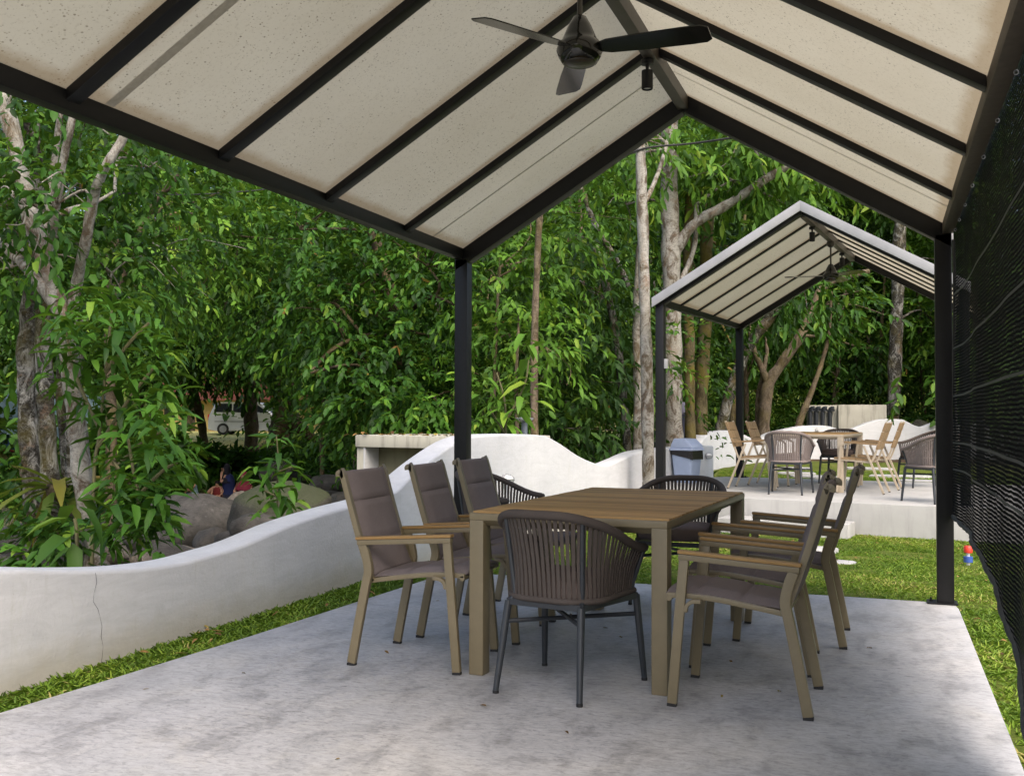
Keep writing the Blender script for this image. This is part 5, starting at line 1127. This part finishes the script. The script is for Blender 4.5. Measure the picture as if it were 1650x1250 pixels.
mb = MB(); mb.box2((-.02, .1, .85), (.06, .3, 1.15)); mb.build('tail_light', M['red'], van); mb = MB(); mb.box2((2.75, -.2, 1.12), (2.95, -.02, 1.28)); mb.build('mirror', M['van'], van, .02)
M['ywall'] = mat_concrete('yellow_plaster', (.36, .27, .11), .3); M['rroof'] = simple('red_roof_sheet', (.13, .035, .025), .7, .3, 3)
H0 = at(255, 700, 70); hs = thing('house', 'yellow house with a red roof behind the parked van', 'house', (H0[0], H0[1], gz(H0[0], H0[1])-.1), math.atan2(ax[1], ax[0]))
mb = MB(); mb.box2((0, 0, 0), (12, 6, 2.3)); mb.build('wall', M['ywall'], hs); mb = MB(); mb.prism([(-.8, 2.2), (12.8, 2.2), (11.5, 3.9), (.5, 3.9)], -.8, 6.8); mb.build('roof', M['rroof'], hs)
mb = MB(); mb.box2((1.6, -.05, 0), (2.5, -.002, 2.0)); mb.build('door', M['bark_dark'], hs)
for x in (.4, 4.2, 8): mb = MB(); mb.box2((x, -.05, .9), (x+.9, -.002, 1.8)); mb.build('window', M['van_glass'], hs)
C0 = at(-45, 715, 33); zc = gz(C0[0], C0[1]); cp = thing('tarp_shelter', 'pale blue tarpaulin shelter at the far left edge across the stream', 'shelter', (C0[0], C0[1], zc), math.atan2(ax[1], ax[0]))
M['tarp'] = simple('pale_blue_tarp', (.45, .62, .78), .45, .15, 3); M['tent'] = simple('teal_tent', (.01, .045, .05), .6, .2, 4); M['mat'] = simple('red_mat', (.22, .02, .03), .8, .25, 6)
V = [(x*3.3/8, y*2.6/6, 2.05-1.45*((6-y)/6)**.9-.25*x/8+.05*math.sin(x*1.7+y)) for x in range(9) for y in range(7)]
mb = MB(); mb.poly(V, [(i*7+j, i*7+j+1, i*7+j+8, i*7+j+7) for i in range(8) for j in range(6)]); mb.build('sheet', M['tarp'], cp, smooth=60)
for x, y in ((.05, .05), (3.2, .05), (.05, 2.5), (3.2, 2.5)): mb = MB(); mb.tube([(x, y, -.1), (x, y, (.6 if y < 1 else 1.95)-.25*x/3.3)], .025, 8); mb.build('pole', M['trim'], cp)
tn = thing('dome_tent', 'dark teal dome tent under the pale blue tarpaulin', 'tent', tuple(at(12, 705, 34)[:2])+(zc,)); mb = MB(); mb.lathe([(1.0, 0), (.95, .35), (.75, .7), (.4, .95), (.0, 1.02)], n=20); mb.build('canopy', M['tent'], tn); mb = MB(); mb.prism([(-.35, .02), (.35, .02), (0, .7)], -1.0, -.72); mb.build('door_flap', M['h_dark'], tn)
q = at(8, 735, 31.5); mb = MB(); mb.box((0, 0, .02), (2.2, 1.5, .05)); o = mb.build('ground_mat', M['mat'], None, .01); o.location = (q[0], q[1], gz(q[0], q[1])+.03); o.rotation_euler = (0, 0, .5); tag(o, 'red mat spread on the bank before the tarpaulin shelter', 'mat')
q = at(10, 723, 31.4); mb = MB(); mb.box((0, 0, .16), (.7, .4, .32)); o = mb.build('duffel_bag', M['blue'], None, .1, seg=3); o.location = (q[0], q[1], gz(q[0], q[1])+.06); tag(o, 'blue bag lying on the red mat', 'bag')

# ------------------------------------------------------------------ overhead cables
def cable(label, pts, r):
    P = [at(*p) for p in pts]; mb = MB(); mb.tube([tuple(p) for p in catmull(P, 6)], r, 6); tag(mb.build('overhead_cable', M['rubber']), label, 'cable')
cable('black cable slung past the pale trunks under the gable', [(1300, 200, 12.3), (1180, 222, 12.8), (1110, 232, 13.1), (1036, 240, 13.18), (980, 266, 13.3), (900, 310, 13.6), (820, 345, 14)], .014)
cable('thin wire crossing in front of the left-hand foliage', [(90, 290, 7.55), (130, 305, 8.2), (170, 328, 9), (200, 312, 9.6), (300, 314, 11), (420, 306, 12), (520, 290, 13)], .007)
